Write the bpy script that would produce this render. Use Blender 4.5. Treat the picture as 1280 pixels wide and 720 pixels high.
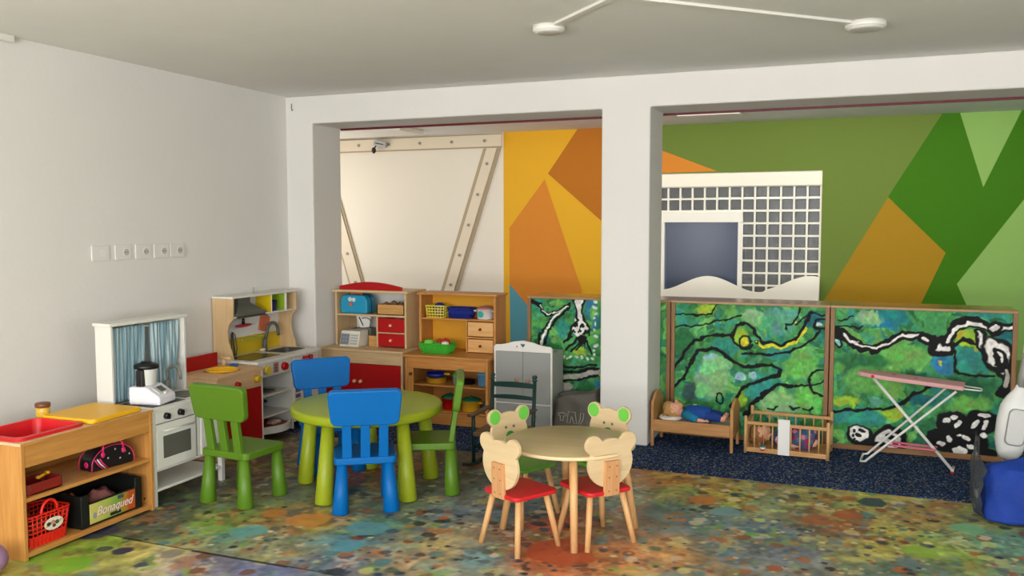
import bpy, bmesh, math, random
import numpy as np
from mathutils import Matrix, Vector
random.seed(7)
for _o in list(bpy.data.objects):
    bpy.data.objects.remove(_o, do_unlink=True)
SC = bpy.context.scene
COL = SC.collection
PI = math.pi

# ------------------------------------------------------------------ camera, sky, light, exposure
H = 1.53
_yaw, _pit, _rol = .37829, .072755, -.000914
_F = Vector((-math.sin(_yaw)*math.cos(_pit), math.cos(_yaw)*math.cos(_pit), -math.sin(_pit)))
_R = Vector((math.cos(_yaw), math.sin(_yaw), 0)); _U = _R.cross(_F)
_R, _U = _R*math.cos(_rol)+_U*math.sin(_rol), _U*math.cos(_rol)-_R*math.sin(_rol)
cd = bpy.data.cameras.new('camera'); cam = bpy.data.objects.new('camera', cd); COL.objects.link(cam)
cd.sensor_width = 36; cd.lens = 1100/1280*36; cd.clip_start = .05
m = Matrix((_R, _U, -_F)).transposed().to_4x4(); m.translation = (0, 0, H); cam.matrix_world = m
SC.camera = cam

wd = bpy.data.worlds.new('sky'); SC.world = wd; wd.use_nodes = True
bg = wd.node_tree.nodes['Background']; bg.inputs[0].default_value = (.75, .85, 1, 1); bg.inputs[1].default_value = .6

def area(name, loc, direction, sx, sy, power, col, spread=180):
    d = bpy.data.lights.new(name, 'AREA'); d.shape = 'RECTANGLE'; d.size = sx; d.size_y = sy
    d.energy = power; d.color = col; d.spread = math.radians(spread)
    o = bpy.data.objects.new(name, d); COL.objects.link(o); o.location = loc
    o.rotation_euler = Vector(direction).to_track_quat('-Z', 'Y').to_euler()
    return o
# daylight through the long windows of the rear wall, and the back room's own side window
area('daylight_rear_window', (-.9, -2.15, 1.55), (-.06, 1, .30), 6.2, 1.4, 205, (.975, .985, 1.0))
# added upward fill at the rear windows, lifts the ceiling and left wall
area('ceiling_fill_rear', (-.9, -2.12, 1.2), (-.05, .62, .78), 6.2, .7, 240, (1.0, .985, .96))
area('right_side_fill', (3.9, .6, 1.5), (-1, .0, .35), 2.4, 1.3, 50, (.98, .99, 1.0))  # added fill from the right for the left wall and right-facing reveals
area('daylight_back_left', (-6.4, 7.7, 1.5), (1, .0, .1), 1.8, 1.4, 34, (1.0, .96, .90))
# added fill light under the back room ceiling, aimed to brighten the painted wall
area('back_room_fill', (-.6, 7.2, 2.47), (0, 1, -.75), 4.6, .25, 44, (1.0, .96, .89))

SC.view_settings.view_transform = 'Standard'
SC.view_settings.look = 'None'
SC.view_settings.gamma = 1
SC.view_settings.use_curve_mapping = False
SC.view_settings.exposure = 0.08

# ------------------------------------------------------------------ materials
def lin(v):
    v = v/255
    return v/12.92 if v <= .04045 else ((v+.055)/1.055)**2.4
def rgb(c): return (lin(c[0]), lin(c[1]), lin(c[2]), 1)
MATS = {}
def mat(name, c, rough=.5, metal=0, noise=0, nscale=8, bump=0, bscale=40, spec=.5, trans=0, ior=1.45, emit=None, coat=0, alpha=1):
    if name in MATS: return MATS[name]
    m = bpy.data.materials.new(name); m.use_nodes = True
    nt = m.node_tree; b = nt.nodes['Principled BSDF']
    b.inputs['Base Color'].default_value = rgb(c); b.inputs['Roughness'].default_value = rough
    b.inputs['Metallic'].default_value = metal; b.inputs['Specular IOR Level'].default_value = spec
    b.inputs['Transmission Weight'].default_value = trans; b.inputs['IOR'].default_value = ior
    b.inputs['Coat Weight'].default_value = coat; b.inputs['Alpha'].default_value = alpha
    if emit: b.inputs['Emission Color'].default_value = rgb(emit[0]); b.inputs['Emission Strength'].default_value = emit[1]
    tc = nt.nodes.new('ShaderNodeTexCoord')
    if noise:
        n = nt.nodes.new('ShaderNodeTexNoise'); n.inputs['Scale'].default_value = nscale; n.inputs['Detail'].default_value = 5
        nt.links.new(tc.outputs['Object'], n.inputs['Vector'])
        r = nt.nodes.new('ShaderNodeMix'); r.data_type = 'RGBA'
        r.inputs[6].default_value = rgb([max(0, x*(1-noise)) for x in c]); r.inputs[7].default_value = rgb([min(255, x*(1+noise*.6)) for x in c])
        nt.links.new(n.outputs['Fac'], r.inputs[0]); nt.links.new(r.outputs[2], b.inputs['Base Color'])
    if bump:
        n2 = nt.nodes.new('ShaderNodeTexNoise'); n2.inputs['Scale'].default_value = bscale; n2.inputs['Detail'].default_value = 4
        nt.links.new(tc.outputs['Object'], n2.inputs['Vector'])
        bp = nt.nodes.new('ShaderNodeBump'); bp.inputs['Strength'].default_value = bump; bp.inputs['Distance'].default_value = .01
        nt.links.new(n2.outputs['Fac'], bp.inputs['Height']); nt.links.new(bp.outputs['Normal'], b.inputs['Normal'])
    MATS[name] = m
    return m
def wood(name, c, c2, axis=0, rough=.45, scale=9):
    if name in MATS: return MATS[name]
    m = mat(name, c, rough); nt = m.node_tree; b = nt.nodes['Principled BSDF']
    tc = nt.nodes['Texture Coordinate']; mp = nt.nodes.new('ShaderNodeMapping')
    s = [scale*6]*3; s[axis] = scale*.45; mp.inputs['Scale'].default_value = s
    n = nt.nodes.new('ShaderNodeTexNoise'); n.inputs['Scale'].default_value = 1; n.inputs['Detail'].default_value = 5; n.inputs['Distortion'].default_value = .6
    r = nt.nodes.new('ShaderNodeValToRGB'); r.color_ramp.elements[0].position = .3; r.color_ramp.elements[1].position = .72
    r.color_ramp.elements[0].color = rgb(c2); r.color_ramp.elements[1].color = rgb(c)
    nt.links.new(tc.outputs['Object'], mp.inputs[0]); nt.links.new(mp.outputs[0], n.inputs['Vector'])
    nt.links.new(n.outputs['Fac'], r.inputs[0]); nt.links.new(r.outputs[0], b.inputs['Base Color'])
    return m
def attr_mat(name, rough=.5, bump=.15, bscale=60, spec=.4):
    m = mat(name, (128, 128, 128), rough, bump=bump, bscale=bscale, spec=spec); nt = m.node_tree
    a = nt.nodes.new('ShaderNodeAttribute'); a.attribute_name = 'paint'
    nt.links.new(a.outputs['Color'], nt.nodes['Principled BSDF'].inputs['Base Color'])
    return m

# ------------------------------------------------------------------ mesh helpers
class MB:
    """collects shapes, then links them as one mesh object"""
    def __init__(s): s.v = []; s.f = []; s.sm = []
    def add(s, vs, fs, smooth=False, M=None):
        o = len(s.v)
        for p in vs:
            p = Vector(p)
            if M is not None: p = M @ p
            s.v.append(tuple(p))
        for f in fs: s.f.append(tuple(i+o for i in f)); s.sm.append(smooth)
        return s
    def box(s, x0, x1, y0, y1, z0, z1, M=None):
        vs = [(x0,y0,z0),(x1,y0,z0),(x1,y1,z0),(x0,y1,z0),(x0,y0,z1),(x1,y0,z1),(x1,y1,z1),(x0,y1,z1)]
        return s.add(vs, [(3,2,1,0),(4,5,6,7),(0,1,5,4),(1,2,6,5),(2,3,7,6),(3,0,4,7)], False, M)
    def prism(s, pts, a, b, axis='z', M=None, smooth=False):
        """outline pts (u,v) pushed from a to b along axis; z: (u,v,w), y: (u,w,v), x: (w,u,v)"""
        n = len(pts)
        def q(u, v, w): return {'z': (u,v,w), 'y': (u,w,v), 'x': (w,u,v)}[axis]
        vs = [q(u,v,a) for u,v in pts] + [q(u,v,b) for u,v in pts]
        fs = [tuple(range(n)), tuple(range(2*n-1, n-1, -1))]
        o = len(s.v); s.add(vs, fs, False, M)
        s.add(vs, [(i,(i+1)%n,n+(i+1)%n,n+i) for i in range(n)], smooth, M)
        return s
    def tube(s, path, r, n=10, M=None, closed=False, cap=True):
        path = [Vector(p) for p in path]; k = len(path)
        rs = r if isinstance(r, (list, tuple)) else [r]*k
        vs = []; up = None
        for i, p in enumerate(path):
            if closed: t = path[(i+1) % k]-path[i-1]
            else: t = path[min(i+1, k-1)]-path[max(i-1, 0)]
            t.normalize()
            if up is None: up = t.orthogonal().normalized()
            up = (up - t*up.dot(t)); 
            if up.length < 1e-6: up = t.orthogonal()
            up.normalize(); w = t.cross(up)
            for j in range(n):
                a = 2*PI*j/n; vs.append(p+up*math.cos(a)*rs[i]+w*math.sin(a)*rs[i])
        fs = []
        for i in range(k if closed else k-1):
            i2 = (i+1) % k
            for j in range(n): fs.append((i*n+j, i*n+(j+1) % n, i2*n+(j+1) % n, i2*n+j))
        s.add(vs, fs, True, M)
        if cap and not closed:
            s.add(vs[:n], [tuple(range(n-1, -1, -1))], False, M); s.add(vs[-n:], [tuple(range(n))], False, M)
        return s
    def cyl(s, p, q, r1, r2=None, n=20, M=None): return s.tube([p, q], [r1, r1 if r2 is None else r2], n, M)
    def lathe(s, prof, n=28, c=(0,0,0), M=None, sx=1, sy=1):
        vs = []; k = len(prof)
        for r, z in prof:
            for j in range(n):
                a = 2*PI*j/n; vs.append((c[0]+r*sx*math.cos(a), c[1]+r*sy*math.sin(a), c[2]+z))
        fs = [(i*n+j, i*n+(j+1) % n, (i+1)*n+(j+1) % n, (i+1)*n+j) for i in range(k-1) for j in range(n)]
        s.add(vs, fs, True, M)
        if prof[0][0] > 1e-5: s.add(vs[:n], [tuple(range(n-1, -1, -1))], False, M)
        if prof[-1][0] > 1e-5: s.add(vs[-n:], [tuple(range(n))], False, M)
        return s
    def ball(s, c, rx, ry=None, rz=None, n=20, M=None):
        ry = rx if ry is None else ry; rz = rx if rz is None else rz
        prof = [(max(1e-6, math.sin(PI*i/12)), -math.cos(PI*i/12)*rz) for i in range(13)]
        return s.lathe([(r*rx, z) for r, z in prof], n, c, M, 1, ry/rx)
    def build(s, name, m, parent=None, loc=None, rot=None, bevel=0, seg=2, angle=40):
        me = bpy.data.meshes.new(name); me.from_pydata(s.v, [], s.f)
        me.polygons.foreach_set('use_smooth', s.sm); me.materials.append(m)
        bm = bmesh.new(); bm.from_mesh(me); bmesh.ops.remove_doubles(bm, verts=bm.verts, dist=1e-5)
        bmesh.ops.recalc_face_normals(bm, faces=bm.faces); bm.to_mesh(me); bm.free()
        o = bpy.data.objects.new(name, me); COL.objects.link(o)
        if parent is not None: o.parent = parent
        if loc is not None: o.location = loc
        if rot is not None: o.rotation_euler = rot
        if bevel:
            b = o.modifiers.new('edge', 'BEVEL'); b.width = bevel; b.segments = seg; b.limit_method = 'ANGLE'; b.angle_limit = math.radians(angle)
            b.use_clamp_overlap = True
        return o
def rr(x0, x1, y0, y1, r, n=6, rs=None):
    """rounded rectangle outline"""
    rs = rs or [r]*4; o = []
    for (cx, cy, a0), q in zip(((x1,y1,0),(x0,y1,90),(x0,y0,180),(x1,y0,270)), rs):
        sx = -1 if cx == x1 else 1; sy = -1 if cy == y1 else 1
        for i in range(n+1):
            a = math.radians(a0+90*i/n); o.append((cx+sx*q+q*math.cos(a), cy+sy*q+q*math.sin(a)))
    return o
def tag(o, label, cat, group=None, kind=None):
    if label: o['label'] = label
    if cat: o['category'] = cat
    if group: o['group'] = group
    if kind: o['kind'] = kind
    return o
def thing(name, label, cat, loc=(0,0,0), rz=0, group=None):
    o = bpy.data.objects.new(name, None); o.empty_display_size = .1; COL.objects.link(o)
    o.location = loc; o.rotation_euler = (0, 0, rz)
    return tag(o, label, cat, group)
def struct(o): o['kind'] = 'structure'; return o
def box(name, m, parent, x0, x1, y0, y1, z0, z1, bevel=.002, seg=1):
    return MB().box(x0, x1, y0, y1, z0, z1).build(name, m, parent, bevel=bevel, seg=seg)
def copy_tree(o, parent=None):
    c = o.copy(); COL.objects.link(c)
    if parent is not None: c.parent = parent
    for ch in list(o.children): copy_tree(ch, c)
    return c
def arc(cx, cy, r, a0, a1, n=12): return [(cx+r*math.cos(math.radians(a0+(a1-a0)*i/n)), cy+r*math.sin(math.radians(a0+(a1-a0)*i/n))) for i in range(n+1)]
def text(name, body, size, m, parent, loc, rot, depth=.0006, shear=0, align='CENTER', sx=1):
    c = bpy.data.curves.new(name, 'FONT'); c.body = body; c.size = size; c.extrude = depth; c.shear = shear; c.align_x = align; c.align_y = 'CENTER'
    c.materials.append(m); o = bpy.data.objects.new(name, c); COL.objects.link(o)
    bpy.context.view_layer.update()
    me = bpy.data.meshes.new_from_object(o.evaluated_get(bpy.context.evaluated_depsgraph_get()))
    bpy.data.objects.remove(o, do_unlink=True); o = bpy.data.objects.new(name, me); COL.objects.link(o)
    o.parent = parent; o.location = loc; o.rotation_euler = rot; o.scale = (sx, 1, 1)
    return o

WALL = mat('white_plaster', (226, 223, 218), .85, bump=.12, bscale=25, noise=.02, nscale=2, spec=.2)
CEIL = mat('ceiling_paint', (231, 230, 226), .9, bump=.1, bscale=18, noise=.03, nscale=2, spec=.2)
WHITE = mat('white_lacquer', (226, 224, 217), .4)
WHITEP = mat('white_plastic', (232, 230, 224), .35)
BLACK = mat('black_plastic', (18, 18, 20), .35)
BEECH = wood('honey_beech', (206, 148, 78), (186, 126, 60), 0)
BEECHV = wood('honey_beech_upright', (206, 148, 78), (186, 126, 60), 2)
BIRCH = wood('pale_birch', (216, 186, 142), (200, 166, 120), 0)
BIRCHV = wood('pale_birch_upright', (216, 186, 142), (200, 166, 120), 2)
PINE = wood('golden_pine', (206, 146, 76), (184, 118, 54), 0)
PINEV = wood('golden_pine_upright', (206, 146, 76), (184, 118, 54), 2)
RED = mat('red_paint', (172, 3, 8), .4)
YELLOW = mat('yellow_plastic', (240, 176, 20), .4)
DGREY = mat('dark_grey_plastic', (74, 76, 74), .4)
STEEL = mat('brushed_steel', (190, 190, 186), .3, metal=.9)
KNOBW = mat('pale_wood_knob', (226, 186, 140), .45)

# ------------------------------------------------------------------ room shell
YA0, YA1, CZ = 5.883, 6.285, 2.53
FLOOR = [(-3.42,2.86,132,124,66),(-3.36,2.99,108,138,44),(-3.19,3.06,152,142,82),(-2.95,3.15,165,152,122),(-2.43,3.13,92,98,128),(-2.64,3.12,110,105,120),(-2.2,3.29,100,98,108),(-3.44,3.57,78,86,70),(-3.03,3.47,118,134,62),(-2.96,3.63,100,120,60),(-3.37,3.34,70,78,62),(-2.81,3.62,130,100,60),(-2.82,3.45,82,122,116),(-2.24,3.54,84,122,128),(-2.49,3.33,120,120,90),(-2.23,3.85,84,112,84),(-2.57,3.78,148,104,56),(-3.42,4.59,84,68,52),(-2.76,4.66,110,60,44),(-2.01,4.14,104,112,112),(-1.93,3.78,150,132,96),(-1.58,3.58,92,130,136),(-1.9,3.56,150,130,100),(-1.72,3.53,160,130,90),(-1.31,3.69,165,90,56),(-1.04,3.8,170,110,66),(-1.38,4.12,150,66,44),(-1.7,4.26,72,88,98),(-2.34,4.82,70,70,62),(-2.07,4.93,84,86,70),(-1.06,5.14,150,98,44),(-0.86,5.05,140,110,50),(-0.71,4.95,148,138,60),(-0.76,4.49,88,104,114),(-0.9,4.57,76,96,90),(-0.4,4.5,92,106,122),(-0.23,4.22,104,108,118),(0.12,4.71,160,148,70),(-0.04,5.37,156,146,64),(-0.29,5.11,130,120,70),(0.39,4.47,130,150,70),(0.62,4.67,104,142,110),(0.21,4.19,84,96,84),(-0.86,3.98,165,120,72),(0.08,4.35,160,148,76),(0.51,4.99,130,128,80),(0.32,5.06,150,120,70),(-0.45,4.97,120,126,90),(-0.58,4.09,90,100,106),(-0.68,3.84,130,110,84),(-0.1,4.69,130,90,66),(-1.21,4.75,104,112,84),(-1.15,4.21,120,90,60),(0.67,4.38,110,130,100),(-3.7,4.1,70,76,70),(-2.72,4.15,78,96,84),(-2.38,4.29,86,100,92)]
BLOTS = [(-3.5,3.22,0.095,34,40,70),(-3.54,3.18,0.043,40,46,72),(-3.19,3.07,0.048,24,28,66),(-3.29,3.06,0.037,42,50,64),(-3.29,2.85,0.103,100,150,40),(-2.98,2.97,0.031,46,54,84),(-2.95,3.13,0.055,120,110,96),(-2.79,3.16,0.038,96,60,40),(-2.7,3.01,0.037,104,62,40),(-2.48,3.08,0.036,96,60,50),(-3.5,2.88,0.103,110,150,50),(-2.86,3.78,0.069,170,108,50),(-2.63,3.76,0.108,176,116,52),(-2.81,3.51,0.09,84,140,138),(-2.24,3.52,0.076,78,128,140),(-2.28,3.76,0.104,80,130,138),(-2.07,3.92,0.036,40,44,50),(-1.99,4.04,0.029,160,72,44),(-1.9,3.33,0.035,70,80,60),(-1.27,3.81,0.161,150,62,36),(-0.87,4.02,0.03,70,90,60),(-0.18,4.72,0.129,140,76,50),(-0.03,4.86,0.115,150,76,46),(0.09,5.14,0.112,30,44,70),(-0.64,4.68,0.112,96,130,140),(-0.78,4.84,0.089,170,96,40),(0.29,4.43,0.121,120,150,50),(0.53,4.87,0.107,100,160,120)]
def vnoise(x, y, seed, s):
    """smooth value noise on numpy arrays"""
    g = np.random.RandomState(seed).rand(64, 64); x = x*s+100; y = y*s+100
    xi = np.floor(x).astype(int); yi = np.floor(y).astype(int); fx = x-xi; fy = y-yi
    fx = fx*fx*(3-2*fx); fy = fy*fy*(3-2*fy); a = lambda i, j: g[(xi+i) % 64, (yi+j) % 64]
    return (a(0,0)*(1-fx)+a(1,0)*fx)*(1-fy)+(a(0,1)*(1-fx)+a(1,1)*fx)*fy
def linv(a): a = np.clip(a, 0, 255)/255; return np.where(a <= .04045, a/12.92, ((a+.055)/1.055)**2.4)
def grid_mesh(name, us, vs, P, colour, m, parent=None):
    nu, nv = len(us), len(vs); UU, VV = np.meshgrid(us, vs)
    pts = P(UU.ravel(), VV.ravel())
    i = np.arange(nu*nv).reshape(nv, nu); f = np.stack([i[:-1,:-1], i[:-1,1:], i[1:,1:], i[1:,:-1]], -1).reshape(-1, 4)
    me = bpy.data.meshes.new(name); me.vertices.add(len(pts)); me.vertices.foreach_set('co', pts.astype(np.float32).ravel())
    me.loops.add(f.size); me.polygons.add(len(f)); me.loops.foreach_set('vertex_index', f.astype(np.int32).ravel())
    me.polygons.foreach_set('loop_start', np.arange(0, f.size, 4, dtype=np.int32)); me.update(calc_edges=True)
    col = np.ones((len(pts), 4), np.float32); col[:, :3] = linv(colour(UU.ravel(), VV.ravel()))
    at = me.color_attributes.new('paint', 'FLOAT_COLOR', 'POINT'); at.data.foreach_set('color', col.ravel())
    me.materials.append(m); o = bpy.data.objects.new(name, me); COL.objects.link(o); o.parent = parent
    return o

FGAIN = 1.18
def floor_colour(x, y):
    wx = x+.16*(vnoise(x, y, 1, 3.2)-.5)+.09*(vnoise(x, y, 2, 9)-.5)+.05*(vnoise(x, y, 30, 26)-.5); wy = y+.16*(vnoise(x, y, 3, 3.2)-.5)+.09*(vnoise(x, y, 4, 9)-.5)+.05*(vnoise(x, y, 31, 26)-.5)
    num = np.zeros((len(x), 3)); den = np.zeros(len(x))
    near = y > 3.2; left = x < -1.9
    for px, py, r, g, b in FLOOR:
        w = 1/(((wx-px)**2+(wy-py)**2+.004)**1.8)
        if px < -2 and py < 3.2: w = np.where(near, w*.02, w)
        elif px < -2: w = np.where(~near & left, w*.02, w)
        num += w[:, None]*np.array([r, g, b]); den += w
    c = num/den[:, None]; nx = len(np.unique(x)); X1_, Y1_ = x[:nx], y[::nx]; C3 = c.reshape(len(Y1_), nx, 3)
    # mottled washes of thin paint
    m1 = vnoise(x, y, 5, 14)*.5+vnoise(x, y, 6, 34)*.3+vnoise(x, y, 32, 70)*.2; c *= (.62+.76*m1)[:, None]
    for k, (t, tint, sc) in enumerate(((.68, (176, 166, 96), 7), (.72, (90, 124, 136), 8), (.72, (164, 96, 50), 9), (.74, (60, 70, 76), 10), (.76, (190, 176, 150), 12), (.76, (110, 150, 60), 6))):
        n = vnoise(wx, wy, 10+k, sc)*.7+vnoise(x, y, 40+k, sc*4)*.3; a = np.clip((n-t)*6, 0, .5)[:, None]; c[:] = c*(1-a)+np.array(tint)*a
    rs = np.random.RandomState(3)
    def splat(cx, cy, r, colr, a, wob=.07):
        i0, i1 = np.searchsorted(X1_, (cx-r*1.4, cx+r*1.4)); j0, j1 = np.searchsorted(Y1_, (cy-r*1.4, cy+r*1.4))
        if i1 <= i0 or j1 <= j0: return
        dx = (X1_[i0:i1]-cx)[None, :]; dy = (Y1_[j0:j1]-cy)[:, None]; th = np.arctan2(dy, dx); ph = rs.rand(3)*6.28
        rad = r*(1+wob*np.sin(2*th+ph[0])+wob*.8*np.sin(3*th+ph[1])+wob*.5*np.sin(6*th+ph[2]))
        k = np.clip((rad-np.hypot(dx, dy))/.007+.3, 0, 1)[..., None]*a
        C3[j0:j1, i0:i1] = C3[j0:j1, i0:i1]*(1-k)+np.array(colr)*k
    dark = [(34,36,46),(46,40,38),(36,50,66),(60,70,84),(52,44,52)]; warm = [(150,80,44),(120,62,40),(166,96,52),(140,72,48),(104,66,48)]; cool = [(70,110,112),(84,128,132),(92,132,70),(74,94,118),(112,140,80)]; pale = [(184,170,120),(170,176,96),(176,160,136)]
    for i in range(60):
        splat(rs.uniform(-3.3, 1.5), rs.uniform(3.3, 5.3), rs.uniform(.04, .09), (cool+warm)[rs.randint(10)], rs.uniform(.25, .5), .12)
    for i in range(7000):
        cx = rs.uniform(-3.7, 1.7); cy = rs.uniform(2.4, 5.33); r = .006+.010*rs.rand()+.030*rs.rand()**5
        dens = .25+1.1*vnoise(np.array([cx]), np.array([cy]), 22, 1.8)[0]*vnoise(np.array([cx]), np.array([cy]), 23, 4)[0]*1.6
        if rs.rand() > dens or (cy < 3.2 and cx < -2.0 and rs.rand() < .93) or (cx < -2.3 and rs.rand() < .45): continue
        p_ = dark*3+cool+warm+pale if cx < -1.2 else dark+warm*2+cool+pale*2
        splat(cx, cy, r, p_[rs.randint(len(p_))], rs.uniform(.5, .95))
    for bx, by, r, cr, cg, cb in BLOTS: splat(bx, by, min(r, .08) if bx > -1 else r, (cr, cg, cb), .8)
    seam = (np.abs(y-3.2-.008*np.sin(x*3)) < .006); c[seam] *= .35
    return c*FGAIN
def axis(lo, a, b, hi, fine, coarse):
    return np.concatenate([np.arange(lo, a, coarse), np.arange(a, b, fine), np.arange(b, hi+coarse*.5, coarse)])
FM = attr_mat('printed_vinyl', .42, .05, 30, .4)
fl = struct(grid_mesh('floor', axis(-6.5, -3.75, 1.65, 4, .0095, .1), axis(-2.2, 2.4, 5.34, 9, .0095, .1),
     lambda u, v: np.stack([u, v, np.zeros_like(u)], 1), floor_colour, FM))

# speckled carpet of the back room: its front edge crosses the arches
CP = mat('speckled_carpet', (26, 34, 56), .95, bump=.9, bscale=160, spec=.1); nt = CP.node_tree
vo = nt.nodes.new('ShaderNodeTexVoronoi'); vo.inputs['Scale'].default_value = 125; rp = nt.nodes.new('ShaderNodeValToRGB'); rp.color_ramp.interpolation = 'CONSTANT'
e = rp.color_ramp.elements; e[0].color = rgb((34, 44, 66)); e[0].position = 0; e[1].position = .40; e[1].color = rgb((36, 60, 110))
for p_, c_ in ((.62, (52, 84, 136)), (.76, (32, 40, 56)), (.88, (138, 146, 146)), (.94, (136, 126, 92))): q_ = e.new(p_); q_.color = rgb(c_)
sp = nt.nodes.new('ShaderNodeSeparateColor'); nt.links.new(nt.nodes['Texture Coordinate'].outputs['Object'], vo.inputs['Vector'])
nt.links.new(vo.outputs['Color'], sp.inputs[0]); nt.links.new(sp.outputs[0], rp.inputs[0]); nt.links.new(rp.outputs[0], nt.nodes['Principled BSDF'].inputs['Base Color'])
FC = .006
struct(MB().box(-4.25, 3.99, 5.32, YA0-.001, -.01, FC).box(-6.49, 3.99, YA1+.001, 8.999, -.01, FC).box(-4.017, -1.678, YA0-.001, YA1+.001, -.01, FC).box(-1.339, 3.59, YA0-.001, YA1+.001, -.01, FC).build('floor_carpet', CP))

struct(MB().box(-6.6, 4.1, -2.3, 9.2, CZ, CZ+.1).build('ceiling', CEIL))
struct(MB().box(-4.4, -4.26, -2.3, YA0, 0, CZ).build('wall_left', WALL))
struct(MB().box(-6.6, -6.5, YA0, 9.2, 0, CZ).build('wall_back_left', WALL))
struct(MB().prism([(-6.5,0),(-4.018,0),(-4.018,2.312),(-1.677,2.312),(-1.677,0),(-1.34,0),(-1.34,2.312),(3.6,2.312),(3.6,0),(4,0),(4,CZ),(-6.5,CZ)], YA0, YA1, 'y').build('wall_middle', WALL, bevel=.012, seg=3))
DRED = mat('dark_red_trim', (96, 12, 22), .5)
struct(MB().box(-4.016, -1.679, YA1-.004, YA1+.012, 2.296, 2.312).build('trim_1', DRED))
struct(MB().box(-1.338, 3.59, YA1-.004, YA1+.012, 2.296, 2.312).build('trim_2', DRED))
rw = MB().box(-4.4, 4.1, -2.3, -2.2, 0, .85).box(-4.4, 4.1, -2.3, -2.2, 2.3, CZ).box(-4.4, -3.6, -2.3, -2.2, .85, 2.3).box(2.8, 4.1, -2.3, -2.2, .85, 2.3)
struct(rw.build('wall_rear', WALL))
w2 = MB()
for x in (-3.6, -2.0, -.4, 1.2, 2.75): w2.box(x, x+.05, -2.28, -2.22, .85, 2.3)
w2.box(-3.6, 2.8, -2.28, -2.22, .85, .9).box(-3.6, 2.8, -2.28, -2.22, 2.25, 2.3)
struct(w2.build('window_2', WHITE))
struct(MB().box(4, 4.1, -2.2, 9.2, 0, .85).box(4, 4.1, -2.2, 9.2, 2.2, CZ).box(4, 4.1, -2.2, 0, .85, 2.2).box(4, 4.1, 3.2, 6.8, .85, 2.2).box(4, 4.1, 8.6, 9.2, .85, 2.2).build('wall_right', WALL))
w3 = MB()
for y in (0, 1.58, 3.15, 6.8, 7.68, 8.55): w3.box(4.02, 4.08, y, y+.05, .85, 2.2)
struct(w3.build('window_3', WHITE))

# back wall: white bay on the left, painted facets on the rest, an opening with glass blocks
WX0, WX1, WZ0, WZ1, YB = -2.15, -.37, .5, 2.04, 9.0
wb = struct(MB().box(-6.6, WX0, YB, YB+.22, 0, CZ).box(WX1, 4.1, YB, YB+.22, 0, CZ).box(WX0, WX1, YB, YB+.22, WZ1, CZ).box(WX0, WX1, YB, YB+.22, 0, WZ0).build('wall_back', mat('warm_white_wall', (232, 224, 208), .85, bump=.1, bscale=20, spec=.2)))
def facet(pts, c, lvl):
    nm = 'facet_paint_%d_%d_%d' % c
    return MB().prism(pts, YB-.0015*lvl, YB, 'y').build('painted_facet', mat(nm, c, .7, bump=.15, bscale=60, spec=.25), wb)
YLW, ORG, GRN, LGR, DGR, MUS, BLU = (228,172,40), (214,134,46), (106,127,52), (136,176,92), (58,114,0), (164,126,22), (90,158,176)
facet([(-3.675,.0),(-2.55,.0),(-2.55,2.53),(-3.675,2.53)], YLW, 1)
facet([(-2.55,0),(WX0,0),(WX0,2.53),(-2.55,2.53)], (214,132,40), 1)
facet([(WX0,WZ1),(-1.37,WZ1),(-1.37,2.53),(WX0,2.53)], GRN, 1)
facet([(-1.37,WZ1),(WX1,WZ1),(WX1,2.53),(-1.37,2.53)], GRN, 1)
facet([(WX1,0),(1.4,0),(1.4,2.53),(WX1,2.53)], GRN, 1)
facet([(1.4,0),(4,0),(4,2.53),(1.4,2.53)], LGR, 1)
facet([(-2.55,2.53),(WX0,2.36),(WX0,2.53)], GRN, 2)
facet([(WX0,2.365),(-1.365,2.054),(WX0,2.045)], ORG, 2)
facet([(-3.605,1.485),(-3.195,2.01),(-2.776,.828),(-2.70,.1),(-3.40,.1),(-3.605,.823)], ORG, 2)
facet([(-3.159,2.069),(-2.828,2.53),(-2.55,2.53),(-2.55,1.55)], (184,112,30), 2)
facet([(-3.605,.868),(-3.36,.60),(-3.435,0),(-3.59,0)], BLU, 3)
facet([(.65,2.53),(.794,2.53),(1.004,1.856),(1.285,2.53),(1.6,2.53),(1.6,2.15),(.818,.976),(.99,.6),(.45,.6),(.717,1.261),(.215,1.78)], DGR, 3)
facet([(.215,1.775),(.717,1.261),(.45,.6),(-.36,.6),(-.36,.73)], MUS, 4)
facet([(.794,2.53),(1.285,2.53),(1.004,1.856)], LGR, 2)
facet([(.818,.976),(1.6,2.15),(2.6,2.15),(2.6,.3),(1.12,.3)], LGR, 4)

# glass block window
w1 = bpy.data.objects.new('window_1', None); COL.objects.link(w1); w1.location = (0, 0, 0); struct(w1)
MORT = mat('white_mortar', (246, 243, 230), .7); GB = mat('glass_block_glass', (176, 180, 182), .12, trans=.85, ior=1.3, bump=.8, bscale=24, spec=.6)
pit = .124; mo = MB(); X1 = -.372; Z1 = 1.905
MB().box(WX0, WX1, 9.03, 9.2, Z1, WZ1).build('window_header', mat('cream_paint', (248, 243, 226), .6), w1)
bb = MB(); bb.prism(rr(-.053, .053, -.053, .053, .012, 3), -.04, .04, 'y'); gb0 = None
for i in range(14):
    for j in range(11):
        cx = X1-.01-pit*(i+.5); cz = Z1-pit*(j+.5)
        if cx < -1.12 and cz < 1.66: continue
        if gb0 is None: o = gb0 = bb.build('glass_block', GB, w1, bevel=.008)
        else: o = gb0.copy(); COL.objects.link(o)
        o.location = (cx, 9.125, cz)
for i in range(15):
    x = X1-.01-pit*i; zt = 1.655 if x < -1.12 else WZ0
    mo.box(x-.0095, x+.0095, 9.075, 9.165, zt, Z1)
for j in range(12):
    z = Z1-pit*j; mo.box(WX0 if z > 1.64 else -1.12, WX1, 9.076, 9.164, z-.0095, z+.0095)
mo.build('mortar_grid', MORT, w1)
fr = MB(); fx0, fx1, fz1 = -1.98, -1.115, 1.648
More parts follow.
